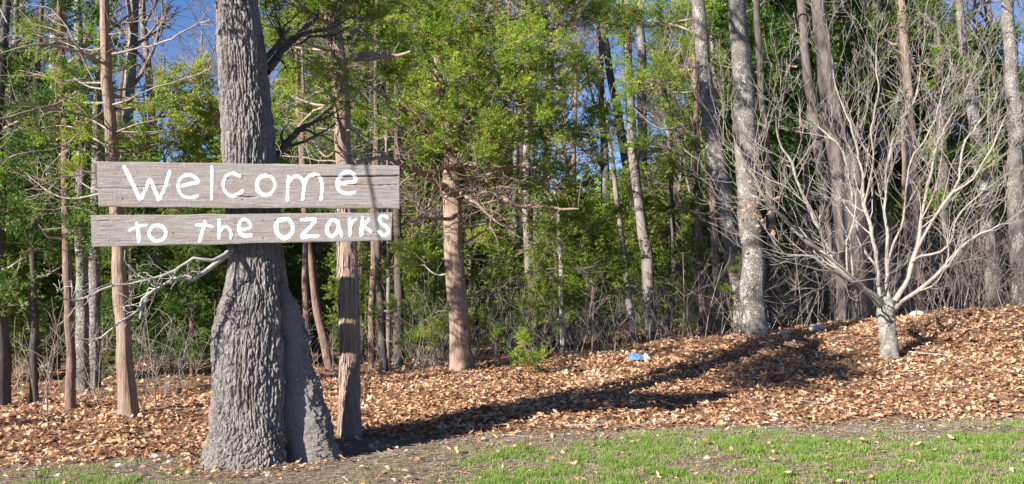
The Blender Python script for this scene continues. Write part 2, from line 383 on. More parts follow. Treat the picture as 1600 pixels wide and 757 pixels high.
def smooth_line(pts, step):
    """Catmull-Rom through (x,y,z,r) rows, resampled at about step."""
    p = np.asarray(pts, float)
    if len(p) < 3:
        n = max(2, int(np.linalg.norm(p[-1, :3]-p[0, :3])/step)+1); return p[0]+(p[-1]-p[0])*np.linspace(0, 1, n)[:, None]
    q = np.vstack([2*p[0]-p[1], p, 2*p[-1]-p[-2]]); out = []
    for i in range(1, len(q)-2):
        n = max(1, int(np.linalg.norm(q[i+1, :3]-q[i, :3])/step)); t = (np.arange(n)/n)[:, None]
        a_, b_, c_, d_ = q[i-1], q[i], q[i+1], q[i+2]
        out.append(.5*((2*b_)+(-a_+c_)*t+(2*a_-5*b_+4*c_-d_)*t**2+(-a_+3*b_-3*c_+d_)*t**3))
    out.append(p[-1:]); r = np.vstack(out); r[:, 3] = np.maximum(r[:, 3], .002); return r
def wobble(r, am=1.0):
    n = len(r); k = np.arange(n)*.28; s0 = abs(r[0, 0]*7+r[0, 2]*3)
    env = np.minimum(np.arange(n)/6, 1)*am
    for ax in range(3): r[:, ax] += env*(.06*(fbm(k*.6+s0, k*0+ax*5, o=3)-.5)+.02*(vnoise(k*3+s0, k*0+ax*9)-.5))
    r[:, 3] *= 1+.30*(vnoise(k*2.2+s0, k*0)-.5)
    return r
def trunk(g, pts, sides=16, step=.06, amp=.06, fs=14, zs=.12, seed=0, flare=0, zmax=None):
    """tapered trunk with vertical ridges as real relief; the ridge relief is amp x radius."""
    r = smooth_line(pts, step); n = len(r); hh = r[:, 2]-r[0, 2]; en = np.minimum(hh/.5, 1)*min(.03, 1.0*r[0, 3])
    for ax in (0, 1): r[:, ax] += en*(fbm(hh*1.6+seed, hh*0+ax*4, o=3)-.5)*2
    T = np.gradient(r[:, :3], axis=0); T /= np.linalg.norm(T, axis=1, keepdims=True)+1e-9
    U = np.cross(T, [0, 1., 0]); U /= np.linalg.norm(U, axis=1, keepdims=True); V = np.cross(T, U)
    th = np.arange(sides)*2*math.pi/sides; C, Sn = np.cos(th), np.sin(th)
    rr = r[:, 3:4]; zz = r[:, 2:3]-r[0, 2]
    fl = 1+flare*np.exp(-zz/.18)*(1+.45*np.sin(th*5+seed))
    q = fs*r[:, 3].mean()
    rel = fbm(C[None]*q+zz*0+seed*3.1, Sn[None]*q+zz*0, zz*fs*zs+0*th, o=3, s=seed)-.5
    low = fbm(C[None]*1.2+zz*0+seed, Sn[None]*1.2+zz*0, zz*1.2+0*th, o=2, s=seed+5)-.5
    R = rr*fl*(1+amp*2.6*rel+.30*low)
    v = r[:, None, :3]+R[..., None]*(U[:, None]*C[:, None]+V[:, None]*Sn[:, None])
    i, j = np.meshgrid(np.arange(n-1), np.arange(sides), indexing='ij')
    g.add(v, np.stack([i*sides+j, i*sides+(j+1) % sides, (i+1)*sides+(j+1) % sides, (i+1)*sides+j], -1).reshape(-1, 4))
    return r

# ------------------------------------------------------------ cedar sprays
def spray_mesh(rng, nb, quad=True, bl=.085, bw=.035):
    """flattened fan of small scale-leaf blades, length 1 along x"""
    vs = []
    for k in range(nb):
        t = rng.uniform(.12, 1); s = rng.choice([-1, 1]); ln = .42*(1-t*.55)*rng.uniform(.3, 1)
        an = s*rng.uniform(.5, .95)
        p = np.array([t, 0, 0])+ln*np.array([math.cos(an), math.sin(an), rng.normal(.12, .35)])*rng.uniform(.2, 1)
        d = norm(np.array([math.cos(an*.8), math.sin(an*.8), rng.normal(.15, .45)])); sd = norm(np.cross(d, rng.normal(0, 1, 3)))
        b = bl*rng.uniform(.6, 1.3); w_ = bw*rng.uniform(.7, 1.4)
        if quad: vs.append([p, p+d*b*.45+sd*w_, p+d*b, p+d*b*.45-sd*w_])
        else: vs.append([p-sd*w_, p+sd*w_, p+d*b*1.2])
    v = np.array(vs).reshape(-1, 3); k = 4 if quad else 3
    return v, np.arange(len(v)).reshape(-1, k)
_r = RS(3)
SPR = [spray_mesh(_r, 52, False) for _ in range(5)]
SPF = [spray_mesh(_r, 32, False, .16, .036) for _ in range(5)]
def add_sprays(g, rng, pos, dirs, size, tint, lib):
    n = len(pos); x = dirs/(np.linalg.norm(dirs, axis=1, keepdims=True)+1e-9)
    y = np.cross(np.tile([0, 0, 1.], (n, 1))+rng.normal(0, .35, (n, 3)), x); y /= np.linalg.norm(y, axis=1, keepdims=True)+1e-9
    R = np.stack([x, y, np.cross(x, y)], -1); w_ = rng.randint(0, len(lib), n)
    for k, (v, f) in enumerate(lib):
        m_ = w_ == k
        if m_.any(): scatter(g, v, f, pos[m_], R[m_], size[m_], tint[m_])
def clump(gf, gw, rng, root, c, rad, n, size=.2, lib=SPR, tone=.5, wood=True, flat=.6, wr=.012):
    """a bough from root to around c, with twigs and sprays in an ellipsoid"""
    c = np.asarray(c, float); u = rng.normal(0, 1, (n, 3)); u /= np.linalg.norm(u, axis=1, keepdims=True)
    rr = rng.rand(n, 1)**.45; sh = rad*np.array([1, 1, flat]); pos = c+u*rr*sh
    sub = c+rng.normal(0, .7, (max(3, n//14), 3))*sh          # sub-clumps so that gaps remain
    w_ = rng.randint(0, len(sub), n); pos = sub[w_]*.8+pos*.2+rng.normal(0, .075*rad, (n, 3))
    out = pos-(root*.35+c*.65)+rng.normal(0, .25*rad, (n, 3)); out = out/(np.linalg.norm(out, axis=1, keepdims=True)+1e-6)+rng.normal(0, .75, (n, 3)); out[:, 2] += .25
    tt = np.clip(tone+rng.normal(0, .17, n)+.42*(rng.rand(len(sub))[w_]-.5), 0, .96); tt[rng.rand(n) < .03] = 1
    add_sprays(gf, rng, pos, out, size*rng.uniform(.6, 1.3, n), tt, lib)
    if wood:
        mid = (root+c)/2+rng.normal(0, .06, 3)*np.linalg.norm(c-root)-np.array([0, 0, .04])
        line = smooth_line(np.c_[[root, mid, c], [[wr*1.6], [wr], [wr*.45]]], .12); gw.tube(line[:, :3], line[:, 3], 6, .5)
        for q in sub: gw.tube([(mid+c)/2+rng.normal(0, .03, 3), (mid+c)/4+q/2+rng.normal(0, .04, 3), q], [wr*.4, wr*.3, .002], 4, rng.rand())
        for k in range(0, n, 4): gw.tube([sub[w_[k]], pos[k]], [.003, .0015], 3, rng.rand())

# ------------------------------------------------------------ the big oak
def build_oak():
    rng = RS(11); D = 7.95; base = np.array([P(396, 0, D)[0], D, 0.])
    t = empty('oak_tree', tuple(base), 'thick oak trunk with furrowed grey bark and flared base, carrying both white-lettered boards', 'tree')
    # py, centre px, half width px
    tab = [(-330, 352, 26), (-150, 360, 29), (0, 370, 31), (60, 376, 36), (100, 380, 38), (200, 387, 41), (250, 389, 41), (390, 399, 43.5), (440, 401, 47), (500, 399, 56), (560, 396, 60), (620, 396, 65), (680, 396, 71), (740, 395, 78), (775, 396, 88)]
    tab = np.array(tab[::-1], float); tz = CZ-(tab[:, 0]-HY)*D/F; tcx = (tab[:, 1]-HX)*D/F; tr = tab[:, 2]*D/F*.925-.004
    z = np.concatenate([np.arange(-.12, 3.95, .0088), np.arange(3.97, 5.6, .06)]); nt_ = 340
    th = np.arange(nt_)*2*math.pi/nt_; Z, TH = np.meshgrid(z, th, indexing='ij')
    Rm = np.interp(Z, tz, tr); cx = np.interp(Z, tz, tcx)
    # buttress lobe on the right, a little to the back
    LA = math.radians(7); zk = [-.1, .15, .6, 1.0, 1.25, 1.42, 1.55]; d = np.interp(Z, zk, [.55, .48, .40, .33, .27, .18, .12]); rl = np.interp(Z, zk, [.20, .155, .12, .09, .085, .06, .03])
    ph = (TH-LA+math.pi) % (2*math.pi)-math.pi
    q = rl**2-(d*np.sin(ph))**2; lob = np.where((q > 0) & (np.abs(ph) < 1.4), d*np.cos(ph)+np.sqrt(np.maximum(q, 0)), 0)
    R = np.maximum(Rm, lob); side = np.arcsin(np.clip(rl/d, 0, .95))
    R -= .17*sstep(1.85, 1.2, Z)*np.exp(-((ph+side+.10)/.13)**2)
    # burl on the left
    pl = np.abs((TH-math.radians(193)+math.pi) % (2*math.pi)-math.pi)
    R += .055*np.exp(-(pl/.5)**2)*np.exp(-((Z-1.05)/.26)**2)*(1+.6*(fbm(np.cos(TH)*9, np.sin(TH)*9, Z*9, o=2)-.5))
    X0 = np.cos(TH)*R; Y0 = np.sin(TH)*R
    lowf = fbm(X0*3+9, Y0*3, Z*2.2, o=3, s=2)-.5
    R += lowf*(.035+.05*sstep(.6, 0, Z))
    # root toes
    R += .07*sstep(.35, -.1, Z)*(fbm(np.cos(TH)*2.4+3, np.sin(TH)*2.4, o=2, s=8)-.25)
    X0 = np.cos(TH)*R; Y0 = np.sin(TH)*R
    zw = np.where(Z < .45, Z/.05, .45/.05+(Z-.45)/.17)   # plates grow longer up the trunk
    burl = sstep(1.6, 1.2, Z)*np.exp(-(ph/.9)**2)
    R += burl*.11*(fbm(X0*7, Y0*7, Z*6, o=3, s=60)-.5)+.05*sstep(.9, 0, Z)*(fbm(X0*8+3, Y0*8, Z*7, o=3, s=61)-.5)
    zw = np.where(Z < .3, Z/.06, .3/.06+(Z-.3)/.30)
    wx = (fbm(X0*9, Y0*9, Z*3.2, o=3, s=40)-.5)*1.9; wy = (fbm(X0*9, Y0*9, Z*3.2, o=3, s=41)-.5)*1.9
    f1, f2 = vor(X0/.036+wx, Y0/.036+wy, zw+wx*.9, s=4)
    g1, g2 = vor(X0/.019+wy, Y0/.019+wx, zw*2.9+wy, s=9)
    up_ = sstep(.2, .8, Z); hi = fbm(X0*70, Y0*70, Z*38, o=3, s=6)-.5
    rg = 1-np.abs(2*fbm(X0*30+wx*.3, Y0*30+wy*.3, Z*3.0, o=3, s=16)-1)*2.2
    R += (1+.5*burl)*(.013*sstep(.02, .28, f2-f1)+.006*sstep(0, .22, g2-g1)+.017*hi)-.010*up_*sstep(.55, .95, rg)
    X = cx+R*np.cos(TH); Y = D+R*np.sin(TH)
    g = G(); nz = len(z); i, j = np.meshgrid(np.arange(nz-1), np.arange(nt_), indexing='ij')
    g.add(np.stack([X, Y, Z], -1), np.stack([i*nt_+j, i*nt_+(j+1) % nt_, (i+1)*nt_+(j+1) % nt_, (i+1)*nt_+j], -1).reshape(-1, 4))
    top = np.array([tcx[-1], D, tz[-1]])
    g.build('trunk', M['oak'], t, base, smooth=False)
    # upper crown out of frame: leader and bare limbs, they throw the branch shadows on the bank
    g = G(); g.tube([[tcx[-1], D, 5.5], [-2.5, 8.0, 7], [-2.4, 8.1, 9], [-2.7, 8.2, 12]], [.15, .12, .08, .03], 10)
    o = dict(n=6, wob=.14, up=.05, kids=5, spread=.75, rmin=.004)
    for k in range(9):
        az = rng.uniform(0, 6.28); grow(g, rng, np.array([-2.45, 8.0, rng.uniform(6, 10)]), np.array([math.cos(az), math.sin(az), .5]), rng.uniform(1.8, 3), .05, 2, o)
    g.build('leader', M['oak'], t, base)
    def limb(pts, mat, twl, kids, tw=None, name='limb', label=None, **k):
        g = G(); r = wobble(smooth_line(pts, .05), .8); g.tube(r[:, :3], r[:, 3], 9)
        oo = dict(n=6, wob=.3, up=.0, kids=3, spread=.8, rmin=.0035, tip=.4); oo.update(k)
        for q in range(kids):
            i = rng.randint(len(r)//4, len(r)-1); ax = norm(r[i+1, :3]-r[i, :3]); pr = norm(np.cross(ax, rng.normal(0, 1, 3)))
            grow(g, rng, r[i, :3], ax*.7+pr*.8, rng.uniform(.5, 1)*twl, r[i, 3]*.5, oo.get('lv', 1), oo)
        return g.build(name, mat, t, base, label=label)
    def pxl(L): return [[*P(x, y, Y), w_] for x, y, Y, w_ in L]
    # forward limbs over the camera side, above the frame
    limb([[-2.25, 7.8, 4.5, .10], [-2.5, 7.1, 4.7, .085], [-2.7, 6.5, 4.55, .07], [-2.75, 6.0, 4.4, .05], [-2.45, 5.5, 4.4, .03]], M['oak'], .9, 22, up=.03, lv=2)
    gl = G(); nl = 1700; c_ = np.array([[-3.05, 6.1, 4.4], [-3.4, 5.95, 4.25], [-2.8, 5.9, 4.3], [-3.1, 5.6, 4.45], [-3.3, 6.25, 4.5]])[rng.randint(0, 5, nl)]+rng.normal(0, .25, (nl, 3))*[1.1, 1.3, .9]; c_ = c_[(c_[:, 2] > 3.95) & (c_[:, 0] > -3.8)]; nl = len(c_)
    scatter(gl, leaf_verts(rng, nl), LF_F, c_, rots(rng, nl, 1.2), rng.uniform(.08, .14, nl), rng.uniform(.1, .6, nl)); gl.build('withered_leaves', M['dryleaf'], t, base, kind='stuff', smooth=False)  # unseen leaf cluster, added to widen the shadow on the bank
    limb([[-2.4, 7.8, 4.2, .09], [-2.9, 7.2, 4.6, .07], [-3.2, 6.4, 4.9, .05], [-3.5, 5.5, 5.1, .03]], M['oak'], 1.1, 8, up=.05, lv=1)
    # hanging dead twig whose shadow falls across the right end of the boards
    s0 = np.array([-1.13, 7.6, 2.42])+TOSUN*3.3; s1 = np.array([-1.02, 7.6, 1.80])+TOSUN*3.0
    g = G(); g.tube([s0+[-.12, .55, .75], s0+[0, .1, .35], s0, s0*.6+s1*.4+[0.01, 0, 0], s1], [.018, .014, .011, .010, .005], 5)
    g.tube([s1*.4+s0*.6, s1*.4+s0*.6+[.1, .02, -.1]], [.005, .002], 4); g.build('twig', M['white_twig'], t, base)
    # pale dead limb reaching left below the boards
    limb(pxl([(366, 388, 7.8, .028), (350, 398, 7.6, .020), (330, 408, 7.5, .014), (300, 406, 7.45, .012), (262, 428, 7.4, .011), (215, 443, 7.3, .010), (170, 447, 7.2, .008), (140, 458, 7.15, .010), (118, 470, 7.1, .008), (88, 462, 7.0, .004)]), M['white_twig'], .30, 13, rmin=.0025, wob=.38, label='pale weathered dead limb reaching left')
    limb(pxl([(356, 398, 7.7, .024), (325, 420, 7.6, .017), (300, 436, 7.5, .015), (268, 438, 7.45, .014), (245, 452, 7.4, .012), (222, 470, 7.4, .014), (219, 500, 7.35, .012)]), M['white_twig'], .34, 8, rmin=.0025, wob=.42)
    limb(pxl([(232, 466, 7.4, .012), (215, 487, 7.35, .010), (190, 502, 7.3, .008), (160, 527, 7.3, .007), (120, 530, 7.2, .004)]), M['white_twig'], .26, 5, rmin=.0025, wob=.4)
    # limbs on the right, behind the boards; their shade is put into dark bark
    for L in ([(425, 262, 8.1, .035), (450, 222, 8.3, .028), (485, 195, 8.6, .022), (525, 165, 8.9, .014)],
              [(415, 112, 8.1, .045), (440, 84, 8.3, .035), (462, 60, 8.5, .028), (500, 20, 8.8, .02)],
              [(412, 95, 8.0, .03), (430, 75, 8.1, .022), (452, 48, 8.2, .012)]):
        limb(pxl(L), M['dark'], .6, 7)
build_oak()

# ------------------------------------------------------------ the sign boards
BY = 7.58
def bx(px, py): p = P(px, py, BY); return p[0], p[2]
def board(corners, label, cracks, seed, letters, lname):
    """corners TL TR BR BL in photograph pixels; the front face has real cracks, chips and grain relief"""
    TL, TR, BR, BL = [np.array(bx(*c)) for c in corners]; th = .042
    nu, nv = 420, 84; u, v = np.meshgrid(np.linspace(0, 1, nu), np.linspace(0, 1, nv), indexing='ij')
    C = lambda u, v: (TL*(1-u)[..., None]+TR*u[..., None])*(1-v)[..., None]+(BL*(1-u)[..., None]+BR*u[..., None])*v[..., None]
    def relief(x, z):
        h = .0035*(fbm(x*5, z*90, o=3, s=seed)-.5)+.002*(fbm(x*40, z*160, o=2, s=seed+3)-.5)
        for (pts, wd, dp) in cracks:
            q = np.array([bx(*p_) for p_ in pts]); zc = np.interp(x, q[:, 0], q[:, 1])+.003*(vnoise(x*25, x*0, s=seed+7)-.5)
            ins = sstep(q[0, 0]-.01, q[0, 0]+.03, x)*sstep(q[-1, 0]+.01, q[-1, 0]-.03, x)
            h = h-dp*1.3*ins*np.exp(-((z-zc)/(wd*1.7))**2)
        return h
    p = C(u, v); x, z = p[..., 0].copy(), p[..., 1].copy()
    ex = .004*(vnoise(v*9, v*0, s=seed+9)-.5); x += np.where(u < .002, -1, 0)*np.abs(ex)*2
    z += (.013*(fbm(x*5, x*0, o=4, s=seed+1)-.5)*(1-v)+.013*(fbm(x*5, x*0+9, o=4, s=seed+2)-.5)*v)
    y = BY-relief(x, z); edge = np.minimum(np.minimum(v, 1-v)*nv/2.5, 1); y += .003*(1-edge)
    base = np.array([(TL+BR)[0]/2, BY+th, (TL+BR)[1]/2])
    t = empty('sign_board', tuple(base), label, 'sign')
    g = G(); i, j = np.meshgrid(np.arange(nu-1), np.arange(nv-1), indexing='ij')
    g.add(np.stack([x, y, z], -1), np.stack([i*nv+j, i*nv+j+1, (i+1)*nv+j+1, (i+1)*nv+j], -1).reshape(-1, 4))
    loop = [(a_, 0) for a_ in range(nu)]+[(nu-1, b_) for b_ in range(1, nv)]+[(a_, nv-1) for a_ in range(nu-2, -1, -1)]+[(0, b_) for b_ in range(nv-2, 0, -1)]
    fr = np.array([[x[k], y[k], z[k]] for k in loop]); bk = fr.copy(); bk[:, 1] = BY+th
    n = len(loop); k = np.arange(n); g.add(np.vstack([fr, bk]), np.stack([k, (k+1) % n, n+(k+1) % n, n+k], -1))
    cs = np.array([[*C(np.array(a_), np.array(b_))] for a_, b_ in ((0., 0.), (1., 0.), (1., 1.), (0., 1.))])
    g.add(np.c_[cs[:, 0], np.full(4, BY+th-.0005), cs[:, 1]], [[0, 1, 2, 3]])
    g.build('plank', M['plank'], t, base, smooth=True)
    rng = RS(seed); k = 0
    for name, strokes in letters:
        g = G()
        for wd, pts in strokes:
            q = np.array([bx(*p_) for p_ in pts]); k += 1
            r = smooth_line(np.c_[q, np.zeros(len(q)), np.ones(len(q))], .006)[:, :2] if len(q) > 2 else smooth_line(np.c_[q, np.zeros(2), np.ones(2)], .006)[:, :2]
            n = len(r); T = np.gradient(r, axis=0); T /= np.linalg.norm(T, axis=1, keepdims=True); Nn = np.c_[-T[:, 1], T[:, 0]]
            s_ = np.arange(n); closed = np.linalg.norm(r[0]-r[-1]) < .01
            W = wd*BY/F*.465*(.97+.5*(fbm(s_*.05+k, s_*0, o=3)-.5))
            if not closed:
                e_ = np.minimum(s_, n-1-s_)*.006; W = W*np.sqrt(np.clip(1-(1-np.clip(e_/(W*.8), 0, 1))**2, .1, 1))
            a5 = np.linspace(-1, 1, 7); ed = 1+.26*(np.stack([vnoise(s_*.45+k*7, s_*0+q_*3, s=50) for q_ in range(7)], 1)-.5)
            pp = r[:, None]+Nn[:, None]*(W[:, None]*a5*ed)[..., None]
            yy = BY-relief(pp[..., 0], pp[..., 1])-.0030-.00035*(k % 4)+np.where(np.abs(a5) > .99, .0026, 0)
            i, j = np.meshgrid(np.arange(n-1), np.arange(6), indexing='ij')
            g.add(np.stack([pp[..., 0], yy, pp[..., 1]], -1), np.stack([i*7+j, i*7+j+1, (i+1)*7+j+1, (i+1)*7+j], -1).reshape(-1, 4))
        g.build('painted_letter', M['paint'], t, base)
    # nail heads
    g = G()
    for px, py in lname:
        X, Z = bx(px, py); a_ = np.arange(8)*math.pi/4; ring = np.c_[X+.006*np.cos(a_), np.full(8, BY-.004), Z+.006*np.sin(a_)]
        g.add(np.vstack([ring, [[X, BY-.006, Z]], ring+[0, .006, 0]]), [[k_, (k_+1) % 8, 8] for k_ in range(8)])
        g.build('nail', M['dark'], t, base); g = G()
def z1(L): return [(130+x/4.454, 230+y/4.454) for x, y in L]
def z2(L): return [(380+x/4.454, 230+y/4.454) for x, y in L]
def ell(cx, cy, rx, ry, n=12, rot=0):
    return [(cx+rx*math.sin(2*math.pi*k/n), cy-ry*math.cos(2*math.pi*k/n)) for k in range(n+1)]
W1 = [('W', [(6.6, z1([(282, 128), (340, 245), (400, 372)])), (6.2, z1([(402, 368), (440, 285), (466, 222)])), (6.4, z1([(466, 222), (500, 300), (530, 378)])), (6.2, z1([(531, 374), (575, 265), (607, 160)]))]),
      ('e', [(6.2, z1([(680, 275), (740, 258), (800, 243), (775, 208), (728, 196), (686, 215), (663, 262), (672, 312), (705, 345), (760, 352), (808, 336)]))]),
      ('l', [(6.0, z1([(897, 128), (897, 250), (895, 372)]))]),
      ('c', [(6.4, z1([(1100, 210), (1050, 185), (1003, 200), (978, 245), (985, 300), (1030, 342), (1082, 328), (1120, 297)]))]),
      ('o', [(6.6, z2(ell(160, 266, 63, 68)))]),
      ('m', [(5.8, z2([(318, 192), (312, 290), (308, 382)])), (5.6, z2([(318, 262), (340, 218), (378, 205), (410, 225), (425, 262), (422, 300)])), (5.8, z2([(425, 290), (420, 330), (414, 376)])), (5.6, z2([(424, 270), (445, 220), (485, 192), (525, 200), (547, 245), (550, 310), (542, 376)]))]),
      ('e', [(6.4, z2([(655, 257), (720, 250), (782, 240), (768, 192), (735, 174), (690, 190), (660, 230), (660, 285), (690, 316), (740, 325), (786, 314)]))])]
W2 = [('t', [(6.2, z1([(373, 520), (384, 595), (392, 670)])), (4.8, z1([(314, 584), (375, 558), (450, 543)]))]),
      ('o', [(6.2, z1(ell(519, 600, 58, 54)))]),
      ('t', [(6.2, z1([(850, 508), (832, 585), (808, 665)])), (5.0, z1([(780, 545), (845, 543), (910, 558)]))]),
      ('h', [(6.4, z1([(948, 498), (948, 575), (946, 645)])), (6.0, z1([(950, 600), (972, 562), (1005, 558), (1030, 592), (1028, 645)]))]),
      ('e', [(6.0, z2([(-22, 574), (20, 572), (54, 560), (40, 520), (10, 505), (-18, 520), (-30, 560), (-18, 602), (20, 620), (68, 612)]))]),
      ('o', [(7.0, z2([(288, 500), (325, 508), (345, 550), (338, 600), (290, 635), (248, 612), (230, 570), (240, 520), (288, 500)]))]),
      ('z', [(5.6, z2([(395, 508), (455, 505), (515, 504)])), (5.8, z2([(512, 508), (455, 570), (402, 625)])), (5.8, z2([(400, 630), (465, 622), (532, 620)]))]),
      ('a', [(6.2, z2([(662, 530), (625, 508), (590, 545), (588, 600), (622, 622), (655, 590), (664, 545)])), (6.0, z2([(660, 510), (672, 575), (692, 628)]))]),
      ('r', [(6.2, z2([(742, 492), (744, 560), (746, 626)])), (5.4, z2([(746, 562), (765, 520), (795, 502)]))]),
      ('k', [(6.4, z2([(832, 480), (828, 550), (822, 624)])), (5.6, z2([(882, 494), (858, 525), (832, 552)])), (6.0, z2([(836, 548), (870, 572), (898, 595)]))]),
      ('s', [(6.6, z2([(1012, 500), (978, 478), (950, 498), (965, 535), (1002, 560), (1010, 598), (975, 614), (938, 580)]))])]
board([(151, 252), (624, 259), (624, 326.5), (154, 323)], 'upper grey plank nailed to the oak with the painted word Welcome', [
    (z1([(95, 286), (300, 290), (460, 272), (600, 262)]), .0022, .009), (z2([(500, 206), (700, 207), (900, 203), (1092, 200)]), .003, .02), (z2([(640, 262), (820, 262), (930, 268), (1030, 262), (1092, 262)]), .002, .01),
    (z2([(-60, 340), (20, 350), (100, 346)]), .003, .009), (z1([(1050, 335), (1158, 350)]), .002, .007)], 3, W1, [(372, 270), (378, 312), (420, 272), (191, 311)])
board([(142, 337), (613, 332), (611, 375.5), (144, 386)], 'lower narrower grey plank on the oak with the painted words to the ozarks', [
    (z1([(95, 516), (200, 512)]), .002, .007), (z1([(1050, 532), (1158, 530)]), .002, .006), (z1([(165, 652), (200, 652)]), .002, .006)], 17, W2, [(270, 364), (410, 344), (410, 372), (430, 344)])

# ------------------------------------------------------------ pole-like trees measured from the photograph
BASES = {}
def tree(name, label, mat, pts, Y=None, sides=14, step=.07, amp=.07, flare=.0, lean=0, top=None, cat='tree', group=None, zs=.12, fs=14, stubs=0):
    """pts: (px, py, width px) from the base upwards; the tree stands where the base ray meets the ground"""
    px, py, w0 = pts[0]
    if Y is None: Y = hit(px, py)
    r = [[*P(a_, b_, Y+lean*k/len(pts)), c_*.5*Y/F] for k, (a_, b_, c_) in enumerate(pts)]
    z0 = float(gz(r[0][0], r[0][1])); r[0][2] = min(z0, r[0][2])-.05
    if top:                      # carry the trunk on above the picture
        a_, b_ = np.array(r[-2]), np.array(r[-1]); d = norm(b_[:3]-a_[:3]); r.append([*(b_[:3]+d*top), b_[3]*.35])
    base = np.array([r[0][0], r[0][1], z0]); t = empty(name, tuple(base), label, cat, group)
    g = G(); line = trunk(g, r, sides, step, amp, fs, zs, seed=int(px) % 97, flare=flare)
    g.build('trunk', M[mat], t, base)
    return t, base, line, Y
def on(line, z):
    i = int(np.argmin(np.abs(line[:, 2]-z))); return line[i, :3], line[i, 3]
def deadbranches(t, base, line, rng, n, z0, z1_, L, mat='dead', up=-.03, side=None, r=.012, lv=1, name='dead_branch', kids=4):
    for k in range(n):
        p, rr = on(line, rng.uniform(z0, z1_)); az = rng.uniform(0, 6.28) if side is None else rng.normal(side, .6)
        g = G(); grow(g, rng, p, np.array([math.cos(az), math.sin(az), rng.uniform(-.1, .35)]), L*rng.uniform(.5, 1.1), r*rng.uniform(.6, 1.1), lv, dict(n=7, wob=.2, up=up, kids=kids, spread=.7, rmin=.0028, tip=.3))
        g.build(name, M[mat], t, base)
def boughs(t, base, line, rng, Y, L, size=.2, dens=1.0, mat='needle', lib=SPR, tone=.55, wmat='dead', wr=.014, join=False):
    """L: (px, py, dY, rx px, tone shift). One bough per entry: wood and its foliage"""
    gw, gf = G(), G()
    for (px, py, dy, rp, ts) in L:
        c = P(px, py, Y+dy); rad = rp*(Y+dy)/F; p, rr = on(line, c[2]-.15*abs(c[0]-base[0])-.1)
        if not join: gw, gf = G(), G()
        n = int(dens*95*(rad/.5)**2)+14
        clump(gf, gw, rng, p, c, rad, n, size, lib, tone+ts, wr=wr)
        if not join: b_ = gw.build('bough', M[wmat], t, base); gf.build('foliage', M[mat], b_, base)
    if join: gw.build('branches', M[wmat], t, base); gf.build('foliage', M[mat], t, base)

rng = RS(20)
# the shredded-bark cedar post right of the oak
t, b, ln, Y = tree('cedar_tree', 'slim cedar right behind the oak, peeling pinkish bark crossed by the sign shadow', 'cedar', [(549, 682, 37), (547, 600, 33), (545, 500, 32), (544, 400, 30), (539, 250, 26), (531, 130, 26), (523, 60, 24), (517, 0, 24), (512, -90, 22)], Y=8.95, sides=40, step=.02, amp=.10, flare=.18, top=3.5, fs=40, zs=.04)
g = G()                        # loose bark strips
for k in range(240):
    z = rng.uniform(.1, 2.4); p, r_ = on(ln, z); az = rng.uniform(-3.0, -.1); d = np.array([math.cos(az), math.sin(az), 0]); L_ = rng.uniform(.05, .2)
    tn = np.array([-d[1], d[0], 0])*.006; a_ = p+d*(r_*1.03); m_ = a_+d*rng.uniform(.004, .012)-[0, 0, L_*.5]; e_ = a_+d*rng.uniform(.006, .03)-[0, 0, L_]
    g.add([a_-tn, a_+tn, m_+tn, m_-tn, e_+tn*.5, e_-tn*.5], [[0, 1, 2, 3], [3, 2, 4, 5]])
g.build('peeling_bark', M['dead'], t, b, kind='stuff')
boughs(t, b, ln, rng, Y, [(405, -20, -.5, 34, 0), (425, 30, -.42, 30, 0), (450, -10, -.4, 32, 0), (440, 70, -.38, 22, 0), (470, 35, .3, 45, 0), (430, 70, .8, 40, -.05), (500, 130, -.2, 42, .1), (535, 118, -.4, 30, .1), (575, 60, .3, 45, 0), (520, 8, -.2, 55, .05), (600, 15, .4, 45, .05), (620, 85, .5, 40, 0), (455, 150, .6, 40, 0), (590, 120, .4, 30, 0), (440, 190, 1.2, 35, -.1), (485, 215, 1.0, 30, -.05), (560, -30, -.2, 70, .0), (470, -30, -.1, 60, 0)], wr=.011, size=.15, dens=3.0, tone=.62)
for L_, w_ in (([(548, 90, 0, .03), (580, 85, -.1, .03), (605, 88, -.2, .022), (640, 78, -.3, .012)], 1), ([(545, 60, 0, .03), (560, 45, .1, .025), (600, 75, .1, .014)], 1), ([(552, 255, 0, .02), (580, 250, -.1, .019), (612, 250, -.15, .014)], 1), ([(530, 165, 0, .02), (495, 172, .1, .014), (455, 215, .2, .01)], 1)):
    g = G(); r = wobble(smooth_line([[*P(x, y, Y+d_), q] for x, y, d_, q in L_], .05)); g.tube(r[:, :3], r[:, 3], 8)
    for k in range(4):
        i = rng.randint(2, len(r)-1); grow(g, rng, r[i, :3], rng.normal(0, 1, 3), .35, .006, 1, dict(n=5, wob=.3, kids=3, rmin=.002, up=0))
    g.build('broken_branch', M['dead'], t, b)
deadbranches(t, b, ln, rng, 10, 2.2, 4.2, .9, r=.009)

